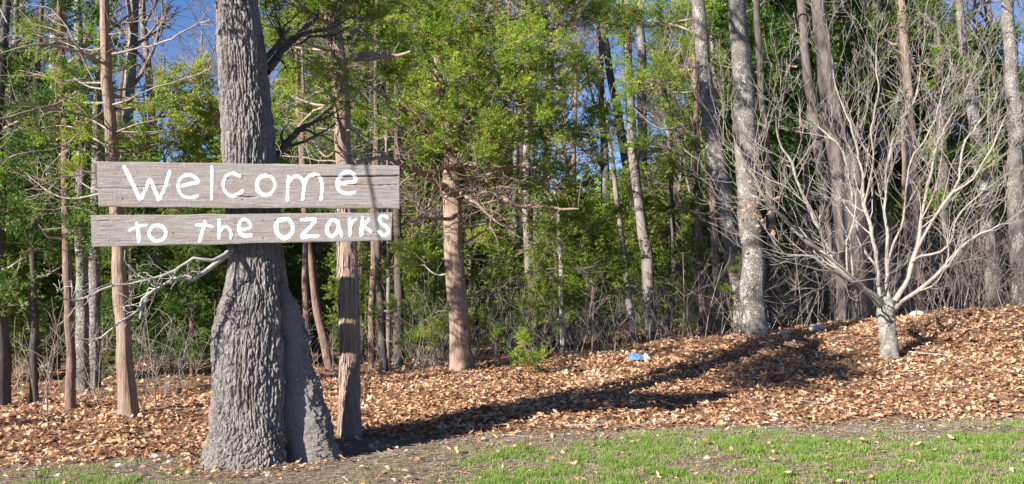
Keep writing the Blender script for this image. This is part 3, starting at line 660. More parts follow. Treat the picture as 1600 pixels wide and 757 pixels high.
# forked cedar in the middle
t, b, ln, Y = tree('cedar_tree', 'broad forked cedar right of the boards with a grey trunk and spreading twisted limbs', 'cedar', [(722, 580, 37), (718, 520, 31), (714, 450, 29), (708, 370, 27), (705, 300, 28), (703, 240, 20), (690, 160, 16), (682, 60, 12), (680, -60, 8)], sides=36, step=.03, amp=.09, flare=.22, top=1.5, fs=30, zs=.05)
CED = (t, b, ln, Y)
for L_ in ([(708, 300, 0, .10), (685, 288, -.2, .075), (655, 270, -.5, .06), (625, 257, -.8, .04), (595, 240, -1.1, .02)],
           [(712, 318, 0, .09), (730, 292, .1, .07), (765, 292, .1, .05), (800, 318, -.1, .04), (850, 325, -.3, .035), (905, 328, -.5, .018)],
           [(704, 240, 0, .08), (680, 218, -.3, .07), (640, 180, -.6, .05), (600, 150, -.9, .03), (565, 130, -1.1, .015)],
           [(705, 260, 0, .07), (745, 258, -.2, .05), (790, 262, -.4, .035), (840, 262, -.6, .02)],
           [(716, 330, 0, .05), (700, 345, -.5, .04), (660, 340, -.8, .03), (630, 352, -1, .015)],
           [(705, 215, 0, .06), (735, 185, .2, .05), (780, 140, .3, .035), (850, 100, .2, .02)],
           [(716, 300, 0, .05), (745, 320, -.4, .035), (775, 345, -.6, .025), (815, 372, -.8, .012)]):
    g = G(); r = wobble(smooth_line([[*P(x, y, Y+d_), q*.68] for x, y, d_, q in L_], .06)); g.tube(r[:, :3], r[:, 3], 10)
    for k in range(9):
        i = rng.randint(len(r)//3, len(r)-1); grow(g, rng, r[i, :3], norm(rng.normal(0, 1, 3)), .7, .009, 1, dict(n=6, wob=.3, kids=4, rmin=.003, up=-.02))
    g.build('limb', M['cedar'], t, b)
C10 = [(705, 60, -.6, 46), (700, 120, -.9, 40), (690, 180, -.8, 36), (720, 235, -.8, 30), (650, 90, -.9, 42), (600, 180, -.8, 30), (790, 90, -.9, 50), (850, 60, -.5, 50), (760, 190, -.9, 42), (830, 160, -.8, 42), (900, 120, .1, 40), (880, 330, .4, 30), (930, 350, .6, 34), (960, 420, .9, 34), (690, 150, .4, 50), (715, 210, .3, 36), (770, 270, -.3, 36), (700, 110, .6, 50), (830, 290, -.2, 30), (660, 240, -.5, 26), (790, 330, .3, 26), (860, 370, .4, 26), (740, 380, .8, 30), (650, 400, .9, 30), (870, 430, .9, 30), (640, 20, -.4, 60), (700, 20, 0, 60), (760, 25, 0, 60), (820, 40, .2, 60), (880, 20, .3, 55), (935, 30, .3, 45), (690, 85, -.4, 55), (750, 90, -.5, 60), (815, 105, -.3, 60), (865, 130, 0, 50), (650, 130, -.6, 40), (730, 150, -.6, 55), (790, 175, -.6, 60), (850, 200, -.3, 60), (905, 225, 0, 48), (935, 195, .3, 45), (760, 225, -.6, 45), (820, 250, -.4, 45), (880, 270, 0, 38), (620, 60, -.6, 45), (640, 200, -.5, 30), (740, 60, .5, 50), (905, 290, .2, 28), (700, -50, 0, 90), (800, -50, 0, 90), (900, -40, 0, 70)]
boughs(t, b, ln, rng, Y, [(x, y, d_, r_, .05*math.sin(x)+(-.22 if x > 890 and y > 150 else 0)) for x, y, d_, r_ in C10], size=.18, dens=2.3, wr=.011, tone=.66)  # tone drop at the right paints in the shade of the crown's underside
deadbranches(t, b, ln, rng, 9, 1.9, 4.4, 1.4, r=.009, lv=2, kids=3)
deadbranches(t, b, ln, rng, 6, .9, 1.9, .9, r=.008)

# slim pink pole at left
t, b, ln, Y = tree('cedar_tree', 'straight pinkish cedar pole left of the oak, passing behind the board ends', 'cedar', [(203, 655, 30), (197, 580, 24), (189, 480, 22), (183, 400, 20), (173, 240, 19), (168, 170, 17), (165, 100, 16), (163, 0, 14), (161, -120, 12)], sides=32, step=.03, amp=.08, flare=.2, top=2, fs=40, zs=.05)
boughs(t, b, ln, rng, Y, [(110, 120, .5, 34, -.1), (60, 200, .7, 36, -.1), (120, 180, .3, 28, 0), (80, 60, .8, 36, -.1), (30, 110, 1, 36, -.15), (145, 60, .5, 24, -.1), (25, 260, .8, 30, -.1), (110, 270, .4, 26, 0), (230, 155, .2, 26, .05), (285, 130, .3, 34, .1), (320, 180, .3, 34, .1), (255, 185, -.1, 30, .1), (300, 215, .4, 34, 0), (240, 225, .3, 24, 0), (140, 232, -.2, 20, .05), (122, 215, -.3, 14, 0), (195, 105, .4, 20, -.2), (215, 205, .3, 22, 0), (330, 130, .6, 24, 0), (100, 150, 1.2, 34, -.2), (270, 160, .5, 34, .1), (300, 150, .2, 30, .15), (335, 200, .6, 30, .1), (270, 215, .6, 30, 0), (220, 240, .4, 30, 0), (290, 240, .5, 34, 0), (250, 140, .3, 30, .1)], size=.165, wr=.008, dens=2.9, tone=.66)
for L_ in ([(160, 98, 0, .018), (120, 78, -.3, .014), (60, 72, -.6, .01), (-30, 95, -.9, .006)], [(158, 98, 0, .02), (140, 90, -.1, .014), (110, 62, -.3, .010), (70, 60, -.5, .006)],
           [(160, 190, 0, .016), (110, 178, -.4, .016), (60, 170, -.8, .014), (-20, 150, -1.2, .01)], [(120, 145, -.3, .012), (90, 165, -.6, .016), (40, 178, -1, .016), (-20, 195, -1.3, .014)],
           [(172, 85, 0, .016), (220, 75, -.2, .014), (270, 60, -.4, .012), (330, 32, -.6, .008)], [(172, 165, 0, .018), (205, 155, -.1, .018), (215, 150, -.1, .012), (330, 112, -.2, .01)],
           [(165, 55, 0, .014), (200, 48, -.2, .008)], [(150, 270, -.1, .010), (100, 280, -.4, .008), (30, 300, -.7, .005)], [(160, 240, 0, .01), (110, 235, -.5, .01), (40, 200, -.9, .008), (-10, 220, -1, .005)],
           [(160, 340, -.2, .009), (120, 320, -.3, .006), (95, 300, -.4, .004)], [(150, 130, .3, .012), (90, 25, .2, .012), (40, 10, .1, .01)], [(160, 175, 0, .01), (100, 230, -.7, .008), (20, 245, -1, .006), (-10, 275, -1, .004)]):
    g = G(); r = wobble(smooth_line([[*P(x, y, Y+d_), q*.68] for x, y, d_, q in L_], .06)); g.tube(r[:, :3], r[:, 3], 7)
    for k in range(5):
        i = rng.randint(2, len(r)-1); ax = norm(r[i, :3]-r[i-1, :3]); grow(g, rng, r[i, :3], ax+rng.normal(0, .6, 3), .45, .005, 1, dict(n=6, wob=.25, kids=2, rmin=.0022, up=0))
    g.build('dead_branch', M['dead'], t, b)

# more measured trunks: name, label, material, points, depth or None, extras
TR = [
 ('cedar_tree', 'thin rough reddish trunk left of the pink cedar pole', 'red', [(110, 640, 17), (108, 560, 14), (106, 470, 13), (104, 400, 13), (100, 200, 10), (97, 40, 8), (95, -60, 6)], None, dict(top=1)),
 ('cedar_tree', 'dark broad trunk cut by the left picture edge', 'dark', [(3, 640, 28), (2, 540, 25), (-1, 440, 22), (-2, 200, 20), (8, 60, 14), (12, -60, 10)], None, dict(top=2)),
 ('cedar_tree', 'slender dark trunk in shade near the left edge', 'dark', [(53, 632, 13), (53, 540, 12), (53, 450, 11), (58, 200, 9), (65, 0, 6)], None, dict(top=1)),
 ('hardwood_tree', 'grey mossy trunk just right of the thin reddish trunk', 'lichen', [(130, 625, 21), (128, 540, 20), (127, 400, 17), (124, 200, 14), (121, -60, 10)], 13.2, dict(top=3)),
 ('hardwood_tree', 'grey trunk tight against the left of the pink cedar pole', 'lichen', [(149, 620, 20), (147, 540, 19), (150, 300, 15), (158, 0, 9), (160, -60, 8)], 13.9, dict(top=3)),
 ('hardwood_tree', 'dark leaning upper stem against blue sky left of the oak', 'dark', [(170, 600, 16), (176, 400, 14), (188, 180, 12), (199, 80, 10), (209, -10, 9), (214, -60, 7)], 21, dict(top=2)),
 ('sapling_tree', 'narrow leaning reddish trunk between the oak and the slim cedar', 'red', [(520, 590, 14), (505, 530, 13), (490, 440, 12), (474, 330, 10), (468, 200, 8)], 15, dict(top=2)),
 ('sapling_tree', 'thin straight brown trunk right against the oak flank', 'red', [(482, 600, 11), (478, 500, 10), (476, 380, 9), (474, 240, 7)], 14, dict(top=2)),
 ('cedar_tree', 'thin pinkish trunk just right of the slim cedar', 'red', [(580, 575, 13), (581, 480, 11), (583, 390, 10), (586, 250, 8), (588, 100, 6)], 15, dict(top=2)),
 ('cedar_tree', 'dark thin trunk between slim cedar and broad cedar', 'dark', [(600, 570, 14), (597, 480, 12), (592, 400, 10), (590, 250, 8)], 14.6, dict(top=2)),
 ('cedar_tree', 'dark straight trunk under the right end of the lower board', 'dark', [(623, 565, 17), (623, 480, 15), (622, 390, 13), (620, 200, 10)], 15.5, dict(top=2)),
 ('hardwood_tree', 'tall grey lichened trunk right of the broad cedar', 'lichen', [(806, 535, 24), (808, 450, 21), (809, 350, 20), (812, 250, 19), (815, 100, 16), (818, -50, 13)], 16.5, dict(top=3)),
 ('hardwood_tree', 'grey trunk bending left beside the tall lichened trunk', 'grey', [(838, 545, 15), (834, 480, 14), (826, 400, 13), (822, 330, 12), (824, 200, 10)], 16, dict(top=3)),
 ('sapling_tree', 'pale slim trunk second right of the lichened trunk', 'grey', [(849, 540, 11), (849, 450, 9), (850, 340, 8), (852, 200, 6)], 17, dict(top=2)),
 ('sapling_tree', 'thin pale crooked stem with a pale bare top', 'pale', [(880, 545, 9), (879, 470, 8), (878, 410, 8), (874, 365, 7), (870, 320, 5), (862, 280, 3)], 14.6, dict()),
 ('cedar_tree', 'narrow reddish trunk right of the pale crooked stem', 'red', [(893, 545, 11), (895, 480, 10), (896, 400, 9), (897, 260, 7)], 16, dict(top=2)),
 ('hardwood_tree', 'dark grey trunk leaning left behind the blue plastic', 'grey', [(1020, 550, 22), (1016, 470, 19), (1010, 400, 18), (1000, 330, 16), (988, 220, 15), (982, 100, 13), (978, -40, 11)], 17.5, dict(top=3)),
 ('sapling_tree', 'pale thin trunk leaning left beside the dark grey trunk', 'grey', [(994, 545, 12), (986, 490, 11), (976, 420, 9), (966, 340, 8), (955, 240, 6)], 16, dict(top=1)),
 ('hardwood_tree', 'dark slanting trunk against the blue sky gap', 'dark', [(1010, 520, 17), (990, 330, 15), (971, 215, 14), (955, 120, 12), (945, 50, 11), (935, -50, 9)], 24, dict(top=3)),
 ('sapling_tree', 'thin twin-toned stem left of the reddish pair', 'dark', [(1046, 540, 10), (1049, 470, 9), (1052, 390, 8), (1048, 250, 6)], 17, dict(top=2)),
 ('cedar_tree', 'pinkish rough trunk left of the leaning lichened trunk', 'red', [(1101, 535, 15), (1098, 470, 13), (1094, 390, 12), (1088, 250, 10), (1085, 120, 8)], 16, dict(top=2)),
 ('cedar_tree', 'crooked tan trunk just left of the upright lichened trunk', 'cedar', [(1126, 535, 17), (1124, 480, 15), (1118, 420, 12), (1112, 300, 10)], 15.5, dict(top=2)),
 ('hardwood_tree', 'long leaning trunk white with lichen, left of the upright one', 'lichen', [(1166, 528, 31), (1156, 450, 28), (1144, 380, 26), (1130, 300, 25), (1112, 200, 25), (1101, 100, 22), (1090, 0, 19), (1080, -80, 18)], 14.6, dict(top=3, sides=28, step=.05, flare=.2)),
 ('hardwood_tree', 'stout upright trunk blotched with white lichen at mid right', 'lichen', [(1180, 530, 40), (1178, 470, 36), (1176, 400, 34), (1169, 300, 33), (1165, 180, 33), (1156, 80, 30), (1150, 0, 25), (1146, -80, 22)], 14.0, dict(top=4, sides=32, step=.04, flare=.22)),
 ('hardwood_tree', 'dark mottled trunk hidden behind the stout lichened trunk', 'dark', [(1208, 520, 18), (1207, 440, 16), (1204, 350, 14), (1195, 200, 11), (1182, 0, 9)], 15.2, dict(top=2)),
 ('hardwood_tree', 'massive grey-brown trunk leaning left behind the bare small tree', 'brown_grey', [(1336, 520, 58), (1334, 440, 53), (1328, 340, 50), (1318, 260, 43), (1302, 180, 33), (1289, 100, 25), (1280, 0, 23), (1275, -80, 21)], 15.0, dict(top=4, sides=44, step=.035, amp=.10, flare=.12, fs=20)),
 ('hardwood_tree', 'narrower trunk joined along the left of the massive trunk', 'brown_grey', [(1316, 510, 18), (1303, 380, 18), (1286, 270, 17), (1268, 160, 15), (1256, 60, 14), (1250, -60, 13)], 15.8, dict(top=3, sides=20)),
 ('cedar_tree', 'thin rusty trunk in the brush left of the massive trunk', 'red', [(1272, 520, 14), (1268, 470, 12), (1264, 400, 10), (1258, 280, 8)], 16.5, dict(top=2)),
 ('cedar_tree', 'tan peeling cedar trunk directly right behind the bare small tree', 'cedar', [(1428, 505, 34), (1426, 440, 28), (1424, 350, 25), (1421, 240, 22), (1416, 130, 18), (1408, 30, 15), (1402, -60, 12)], 15.6, dict(top=2, sides=24, step=.05, flare=.2)),
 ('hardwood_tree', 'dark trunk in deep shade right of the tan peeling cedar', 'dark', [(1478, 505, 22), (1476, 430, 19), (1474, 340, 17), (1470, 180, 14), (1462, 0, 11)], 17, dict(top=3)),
 ('hardwood_tree', 'pale grey trunk leaning left near the right edge', 'lichen', [(1556, 500, 26), (1549, 420, 23), (1540, 320, 20), (1527, 220, 18), (1508, 100, 15), (1494, -20, 12)], 16.8, dict(top=3, sides=20)),
 ('hardwood_tree', 'mottled grey trunk at the far right edge', 'lichen', [(1594, 495, 26), (1591, 400, 24), (1588, 250, 22), (1580, 120, 20), (1574, -20, 17)], 16, dict(top=3, sides=20)),
 ('hardwood_tree', 'grey upright trunk seen high behind the bare small tree crown', 'grey', [(1388, 505, 20), (1384, 350, 18), (1376, 180, 16), (1368, 0, 13)], 20, dict(top=3)),
 ('hardwood_tree', 'pale speckled trunk behind the right half of the bare crown', 'lichen', [(1470, 500, 20), (1462, 330, 18), (1456, 160, 16), (1448, 0, 13)], 21, dict(top=3)),
 ('hardwood_tree', 'broken dark-topped limb trunk above the tan cedar', 'grey', [(1380, 500, 18), (1350, 250, 15), (1328, 90, 13), (1318, -30, 11)], 22, dict(top=3)),
]
TT = []
for nm, lab, mt, pts, Y, kw in TR:
    t, b, ln, Y = tree(nm, lab, mt, pts, Y, **kw); TT.append((t, b, ln, Y)); r2 = RS(int(abs(pts[0][0]))+3)
    zt = ln[-1, 2]
    if nm == 'cedar_tree': deadbranches(t, b, ln, r2, 5, b[2]+.7, min(zt, 6), .8, 'dead', r=.008, lv=1, kids=3)
    elif nm == 'hardwood_tree': deadbranches(t, b, ln, r2, 5, max(b[2]+3, zt*.55), zt, 2.0, 'twig', up=.1, r=.022, lv=2, name='branch')
    else: deadbranches(t, b, ln, r2, 5, zt*.5, zt, 1.0, 'twig', up=.1, r=.009, lv=1, name='branch')
tx = np.array([-6.0, 8.6]); zt0 = float(gz(*tx)); t_ = empty('broken_stump', (tx[0], tx[1], zt0), 'waist-high broken stump added out of view at left to shadow the left leaves', 'stump'); g = G()  # unseen caster, added for the shadow streak on the left leaves
trunk(g, [[*tx, zt0-.05, .15], [tx[0]+.02, tx[1], zt0+.45, .12], [tx[0]+.05, tx[1]+.02, zt0+.85, .09], [tx[0]+.09, tx[1]+.02, zt0+1.0, .03]], 18, .05, .15, seed=4); g.build('trunk', M['grey'], t_, (tx[0], tx[1], zt0))
g = G(); grow(g, RS(3), np.array([tx[0], tx[1], zt0+.6]), np.array([.2, -.1, .8]), .6, .02, 1, dict(n=5, wob=.3, kids=3, rmin=.004)); g.build('branch', M['twig'], t_, (tx[0], tx[1], zt0))
def give(px0, L, **k):
    for (nm, lab, mt, pts, Y0, kw), (t, b, ln, Y) in zip(TR, TT):
        if abs(pts[0][0]-px0) < .6: boughs(t, b, ln, RS(px0+5), Y, L, **k); return
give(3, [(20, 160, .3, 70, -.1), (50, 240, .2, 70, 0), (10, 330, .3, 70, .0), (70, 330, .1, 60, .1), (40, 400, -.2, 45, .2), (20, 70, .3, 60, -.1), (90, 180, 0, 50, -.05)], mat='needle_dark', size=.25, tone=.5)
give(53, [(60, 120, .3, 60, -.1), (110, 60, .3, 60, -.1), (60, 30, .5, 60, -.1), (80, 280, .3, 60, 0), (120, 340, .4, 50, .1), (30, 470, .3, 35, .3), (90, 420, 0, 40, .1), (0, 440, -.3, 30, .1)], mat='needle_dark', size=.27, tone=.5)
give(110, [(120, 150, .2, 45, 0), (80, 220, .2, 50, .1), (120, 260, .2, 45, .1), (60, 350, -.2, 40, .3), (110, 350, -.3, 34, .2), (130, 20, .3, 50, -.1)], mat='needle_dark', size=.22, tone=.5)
give(1101, [(1040, 40, .5, 60, 0), (1000, 20, .5, 55, .1), (1070, 100, .2, 50, .1), (1020, 120, 0, 48, .1), (1060, 190, .2, 42, 0), (985, 165, .1, 35, .05), (1030, 225, .3, 35, -.05), (1085, 20, .6, 45, 0), (960, 30, .5, 40, 0), (1060, 260, .4, 30, 0), (1110, 330, 0, 35, -.2)], size=.22, tone=.6, dens=1.5)
give(1126, [(1060, 320, .3, 40, -.1), (1115, 400, .2, 34, -.1), (1075, 400, .4, 35, 0)], size=.24, tone=.4)
give(1428, [(1400, 150, .2, 50, -.1), (1450, 90, .1, 50, -.2), (1380, 60, .3, 50, -.1), (1450, 230, .2, 40, -.1), (1470, 330, 0, 40, 0), (1400, 330, .3, 35, -.1), (1520, 250, .6, 40, -.1), (1440, 20, 0, 60, -.2)], size=.26, tone=.42, dens=.8)
give(893, [(900, 380, .2, 35, 0), (860, 420, .1, 30, .1), (920, 440, .3, 35, 0), (930, 360, .4, 30, 0)], size=.24, tone=.5, dens=.8)
give(600, [(610, 430, -.2, 32, .1), (640, 470, -.4, 34, 0), (590, 480, .1, 30, 0), (640, 400, 0, 32, 0)], size=.22, tone=.5, dens=.7)
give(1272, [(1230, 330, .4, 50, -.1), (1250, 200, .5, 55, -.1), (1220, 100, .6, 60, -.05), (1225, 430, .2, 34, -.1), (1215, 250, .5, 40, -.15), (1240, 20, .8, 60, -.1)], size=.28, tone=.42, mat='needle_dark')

# ------------------------------------------------------------ the bare ornamental tree on the right
def build_small():
    rng = RS(44); Y = hit(1390, 560); base = P(1390, 560, Y); base[2] = float(gz(base[0], base[1]))
    t = empty('bare_tree', tuple(base), 'small bare tree with pale many-forked branches on the leaf bank at right', 'tree')
    g = G(); r = [[*P(1390, 575, Y), 17*Y/F], [*P(1390, 560, Y), 13.5*Y/F], [*P(1389, 520, Y), 12.5*Y/F], [*P(1386, 493, Y), 14*Y/F], [*P(1388, 478, Y), 13*Y/F], [*P(1390, 464, Y), 6*Y/F]]
    trunk(g, r, 28, .012, .14, 50, .5, seed=3, flare=.1); g.build('trunk', bark('rough_grey_bark', (.12, .108, .09), (.31, .285, .25), (.43, .40, .36), .7, .55, 34, .6, 60, .03), t, base)
    LB = [  # main limbs: (px, py, depth offset, width px)
        [(1380, 478, 0, 19), (1350, 450, -.1, 15), (1315, 420, -.2, 12), (1290, 398, -.2, 11), (1262, 375, -.3, 9), (1228, 345, -.3, 8), (1200, 315, -.4, 7), (1178, 285, -.4, 5), (1160, 260, -.5, 3)],
        [(1300, 408, -.2, 9), (1285, 370, -.1, 8), (1262, 320, -.1, 7), (1247, 290, -.1, 6), (1238, 255, 0, 5), (1215, 215, 0, 4), (1212, 175, 0, 3)],
        [(1376, 474, .1, 9), (1371, 430, .2, 9), (1366, 380, .2, 8), (1363, 355, .2, 8), (1352, 320, .3, 8), (1345, 260, .4, 6), (1330, 205, .4, 5), (1310, 150, .5, 4), (1298, 90, .5, 3), (1290, 30, .5, 2)],
        [(1388, 466, .1, 9), (1386, 420, .2, 8), (1388, 370, .2, 7), (1382, 310, .3, 6), (1385, 260, .2, 5), (1400, 200, .3, 4), (1430, 150, .3, 4), (1440, 90, .3, 3), (1450, 40, .3, 2)],
        [(1398, 470, -.1, 13), (1415, 445, -.1, 11), (1425, 410, 0, 9), (1438, 370, 0, 8), (1444, 320, 0, 7), (1452, 275, 0, 6), (1462, 230, .1, 5), (1480, 190, .2, 4), (1510, 140, .2, 3), (1525, 90, .3, 2)],
        [(1398, 484, 0, 11), (1420, 462, -.2, 9), (1445, 443, -.3, 8), (1465, 430, -.4, 7), (1490, 404, -.4, 6), (1520, 372, -.4, 5), (1560, 352, -.5, 4), (1600, 345, -.5, 3)],
        [(1432, 392, -.1, 7), (1450, 355, -.2, 6), (1470, 325, -.3, 6), (1490, 300, -.3, 6), (1497, 265, -.2, 5), (1510, 220, -.1, 4), (1540, 180, 0, 3), (1565, 130, 0, 2)],
        [(1490, 300, -.3, 5), (1520, 280, -.4, 4), (1545, 240, -.4, 4), (1565, 200, -.4, 3), (1590, 160, -.4, 2)],
        [(1372, 420, .2, 6), (1345, 380, .5, 6), (1335, 330, .5, 5), (1325, 280, .6, 5), (1312, 230, .6, 4), (1280, 200, .7, 3), (1240, 165, .7, 2)],
        [(1386, 420, .2, 6), (1396, 380, .1, 5), (1410, 340, .1, 5), (1415, 290, 0, 4), (1420, 250, 0, 4), (1452, 210, 0, 3), (1470, 150, 0, 3), (1490, 90, 0, 2)],
        [(1425, 410, 0, 6), (1440, 400, -.2, 5), (1480, 385, -.3, 4), (1500, 330, -.3, 4), (1535, 300, -.3, 3), (1580, 270, -.3, 2)],
        [(1345, 446, -.1, 5), (1310, 430, -.5, 4), (1270, 400, -.6, 4), (1235, 398, -.6, 3), (1200, 375, -.7, 2)],
        [(1350, 320, .3, 5), (1362, 260, .2, 4), (1360, 200, .1, 4), (1372, 140, .1, 3), (1368, 90, .1, 3), (1380, 20, .1, 2)],
        [(1262, 375, -.3, 5), (1225, 340, -.5, 4), (1195, 310, -.6, 4), (1165, 255, -.7, 3), (1120, 220, -.7, 2)]]
    for k, L in enumerate(LB):
        g = G(); q = smooth_line([[*P(x, y, Y+d*1.6), max(w_, 2)*.5*Y/F*.74] for x, y, d, w_ in L], .09)
        q[:, :3] += rng.normal(0, .006, (len(q), 3)); q = wobble(q, .9); q[-5:, 3] *= np.linspace(.9, .25, 5); g.tube(q[:, :3], q[:, 3], 8); gt = G()
        n = len(q)
        for c in range(int(n*.62)):
            i = rng.randint(n//4, n-1); ax = norm(q[i+1, :3]-q[i, :3]); pr = norm(np.cross(ax, rng.normal(0, 1, 3)))
            grow(gt, rng, q[i, :3], ax*.75+pr*.65+[0, 0, .12], rng.uniform(.35, 1.1), max(q[i, 3]*.36, .003), 2, dict(n=6, wob=.17, up=.11, kids=3, spread=.62, rmin=.0018, tip=.35))
        lb = g.build('limb', M['pale'], t, base); gt.build('twigs', M['small_twig'], lb, base).location = -base*0
    # a few withered leaves still on the left twigs
    for k in range(26):
        px, py = rng.normal(1178, 16), rng.normal(335, 24); g = G(); c = P(px, py, Y-.5+rng.normal(0, .1)); 
        scatter(g, leaf_verts(rng, 1), LF_F, c[None], rots(rng, 1, 1.2), np.array([rng.uniform(.07, .12)]), np.array([rng.uniform(.1, .6)])); g.build('leaf', M['dryleaf'], t, base, smooth=False)
build_small()

# ------------------------------------------------------------ woods behind: prototypes copied tree by tree
def copy_tree(root, loc, rz, sc, label, group):
    r = root.copy(); COL.objects.link(r); r.location = loc; r.rotation_euler = (0, 0, rz); r.scale = (sc,)*3; r['label'] = label; r['group'] = group
    for ch in root.children:
        c = ch.copy(); COL.objects.link(c); c.parent = r
    return r
def proto_cedar(seed, H, z0, R0, ns, mat, tone):
    rng = RS(seed); t = empty('background_cedar', (0, 0, 0), '', 'tree'); g = G()
    ln = trunk(g, [[0, 0, -.3, .13], [rng.normal(0, .08), 0, H*.4, .10], [rng.normal(0, .15), 0, H*.75, .06], [rng.normal(0, .2), 0, H, .015]], 9, .3, .05, seed=seed); g.build('trunk', M['red'] if seed % 2 else M['dark'], t)
    gw, gf = G(), G(); nb = 90
    for k in range(nb):
        z = z0+(H-z0)*(k/nb)**.95; f_ = (z-z0)/(H-z0); R = R0*(.35+.65*(1-f_)**.8)*rng.uniform(.55, 1.15)*(1 if f_ > .1 else .8); az = rng.uniform(0, 6.28)
        p, _ = on(ln, z); e_ = p+np.array([math.cos(az)*R, math.sin(az)*R, R*rng.uniform(-.1, .4)]); gw.tube([p, (p+e_)/2+[0, 0, -.05], e_], [.02, .013, .004], 4)
        n = int(ns/nb*rng.uniform(.6, 1.4)); tt = rng.uniform(.35, 1.05, n)[:, None]; pos = p+(e_-p)*tt+rng.normal(0, .17*R0*.8, (n, 3))*[1, 1, .6]
        dr = (e_-p)[None]+rng.normal(0, .5*R, (n, 3)); add_sprays(gf, rng, pos, dr, rng.uniform(.3, .55, n), np.clip(tone+rng.normal(0, .16, n)+rng.normal(0, .1), 0, 1), SPF)
    for k in range(45):
        z = rng.uniform(.6, z0+1.0); az = rng.uniform(0, 6.28); p, _ = on(ln, z); grow(gw, rng, p, np.array([math.cos(az), math.sin(az), rng.uniform(-.2, .2)]), rng.uniform(.5, 1.4), .009, 1, dict(n=4, wob=.2, kids=3, rmin=.004, up=-.02))
    gw.build('branches', M['twig'], t); gf.build('foliage', mat, t); return t
def proto_bare(seed, H, r0):
    rng = RS(seed); t = empty('bare_hardwood', (0, 0, 0), '', 'tree'); g = G()
    ln = trunk(g, [[0, 0, -.3, r0], [rng.normal(0, .15), rng.normal(0, .1), H*.35, r0*.75], [rng.normal(0, .35), 0, H*.7, r0*.5], [rng.normal(0, .5), 0, H, r0*.12]], 10, .3, .06, seed=seed); g.build('trunk', M['grey'] if seed % 2 else M['lichen'], t)
    g = G()
    for k in range(16):
        z = rng.uniform(H*.28, H*.97); p, r_ = on(ln, z); az = rng.uniform(0, 6.28)
        grow(g, rng, p, np.array([math.cos(az), math.sin(az), .7]), rng.uniform(1.4, 3.4)*(1.25-z/H*.6), max(r_*.5, .012), 3, dict(n=5, wob=.15, up=.06, kids=4, spread=.6, rmin=.0065, tip=.4))
    g.build('branches', M['twig'], t); return t
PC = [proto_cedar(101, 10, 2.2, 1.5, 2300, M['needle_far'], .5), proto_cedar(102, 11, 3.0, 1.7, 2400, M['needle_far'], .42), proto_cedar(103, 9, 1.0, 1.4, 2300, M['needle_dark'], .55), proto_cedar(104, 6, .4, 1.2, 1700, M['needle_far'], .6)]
HH = [10, 11, 9, 6]
for k_, p_ in enumerate(PC): p_['hh'] = k_
PB = [proto_bare(201, 13, .13), proto_bare(202, 15, .17), proto_bare(203, 11, .09)]
used = {}; BGT = []
HT = {}
def place(pr, px, Y, sc=1.0, label='', group=''):
    if pr.name.startswith('background_cedar') and gap(px, Y):
        lim = 170 if px < 500 else 340 if px < 1050 else 150
        sc = min(sc, (CZ+(HY-lim)*Y/F+.9)/HH[pr['hh']])
        if sc < .3: return
    x = (px-HX)*Y/F; z = float(gz(x, Y)); rz = rng.uniform(0, 6.28); BGT.append((px, Y, pr.name[:4], label))
    if pr.name not in used: used[pr.name] = 1; pr.location = (x, Y, z); pr.rotation_euler = (0, 0, rz); pr.scale = (sc,)*3; pr['label'] = label; pr['group'] = group; BGT[-1] += (pr,); return
    BGT[-1] += (copy_tree(pr, (x, Y, z), rz, sc, label, group),)
rng = RS(77)
LC = ('slender green cedar standing back in the woods behind the nearer trunks', 'cedars filling the woods behind')
LBr = ('tall bare grey hardwood far back in the woods behind the cedars', 'bare hardwoods far back in the woods')
LS = ('low bushy young cedar deep between the trunks behind the leaf bank', 'young cedars between the trunks')
def gap(px, Y):   # where blue sky opens above; the margin is a crown's half width
    m_ = 1.7*F/Y
    return (205-m_ < px < 325+m_) or (885-m_ < px < 975+m_) or px > 1590-m_ or abs(px-1110) < m_*.3
n = 0
for Yr, k in ((18, 5), (21, 7), (25, 9), (30, 10), (37, 12)):
    for q in range(k):
        px = -120+(q+rng.uniform(.15, .85))*1860/k; Y = Yr+rng.uniform(-1.5, 1.5)
        if gap(px, Y):
            place(PC[3], px, Y+9, 1.0, *LS); continue
        i = rng.randint(0, 3); i = 2 if px < 160 and rng.rand() < .8 else i
        place(PC[i], px, Y, rng.uniform(.85, 1.15), *LC)
for q in range(12): px_ = -40+q*50+rng.uniform(-15, 15); place(PC[2] if q % 2 else PC[3], px_, rng.uniform(15.5, 19), rng.uniform(.3, .45) if 150 < px_ < 400 else rng.uniform(.4, .75), *LS)
for q in range(26):
    place(PC[3], -60+q*66+rng.uniform(-20, 20), rng.uniform(19, 40), rng.uniform(.5, 1.0), *LS)
for q in range(8): place(PC[3], 560+q*76+rng.uniform(-25, 25), rng.uniform(15.2, 19), rng.uniform(.28, .48), *LS)
for q in range(34):
    place(PB[rng.randint(0, 3)], -60+q*51+rng.uniform(-20, 20), rng.uniform(17.5, 42), rng.uniform(.85, 1.2), *LBr)
for q in range(6): place(PC[q % 3], 1185+q*74+rng.uniform(-15, 15), rng.uniform(18, 26), rng.uniform(.7, 1.1), *LC)
for q in [0, 1, 2, 3, 4, 5, 9, 10, 11]: place(PB[2], 600+q*48+rng.uniform(-18, 18), rng.uniform(15.6, 21), rng.uniform(.45, .75), *LBr)
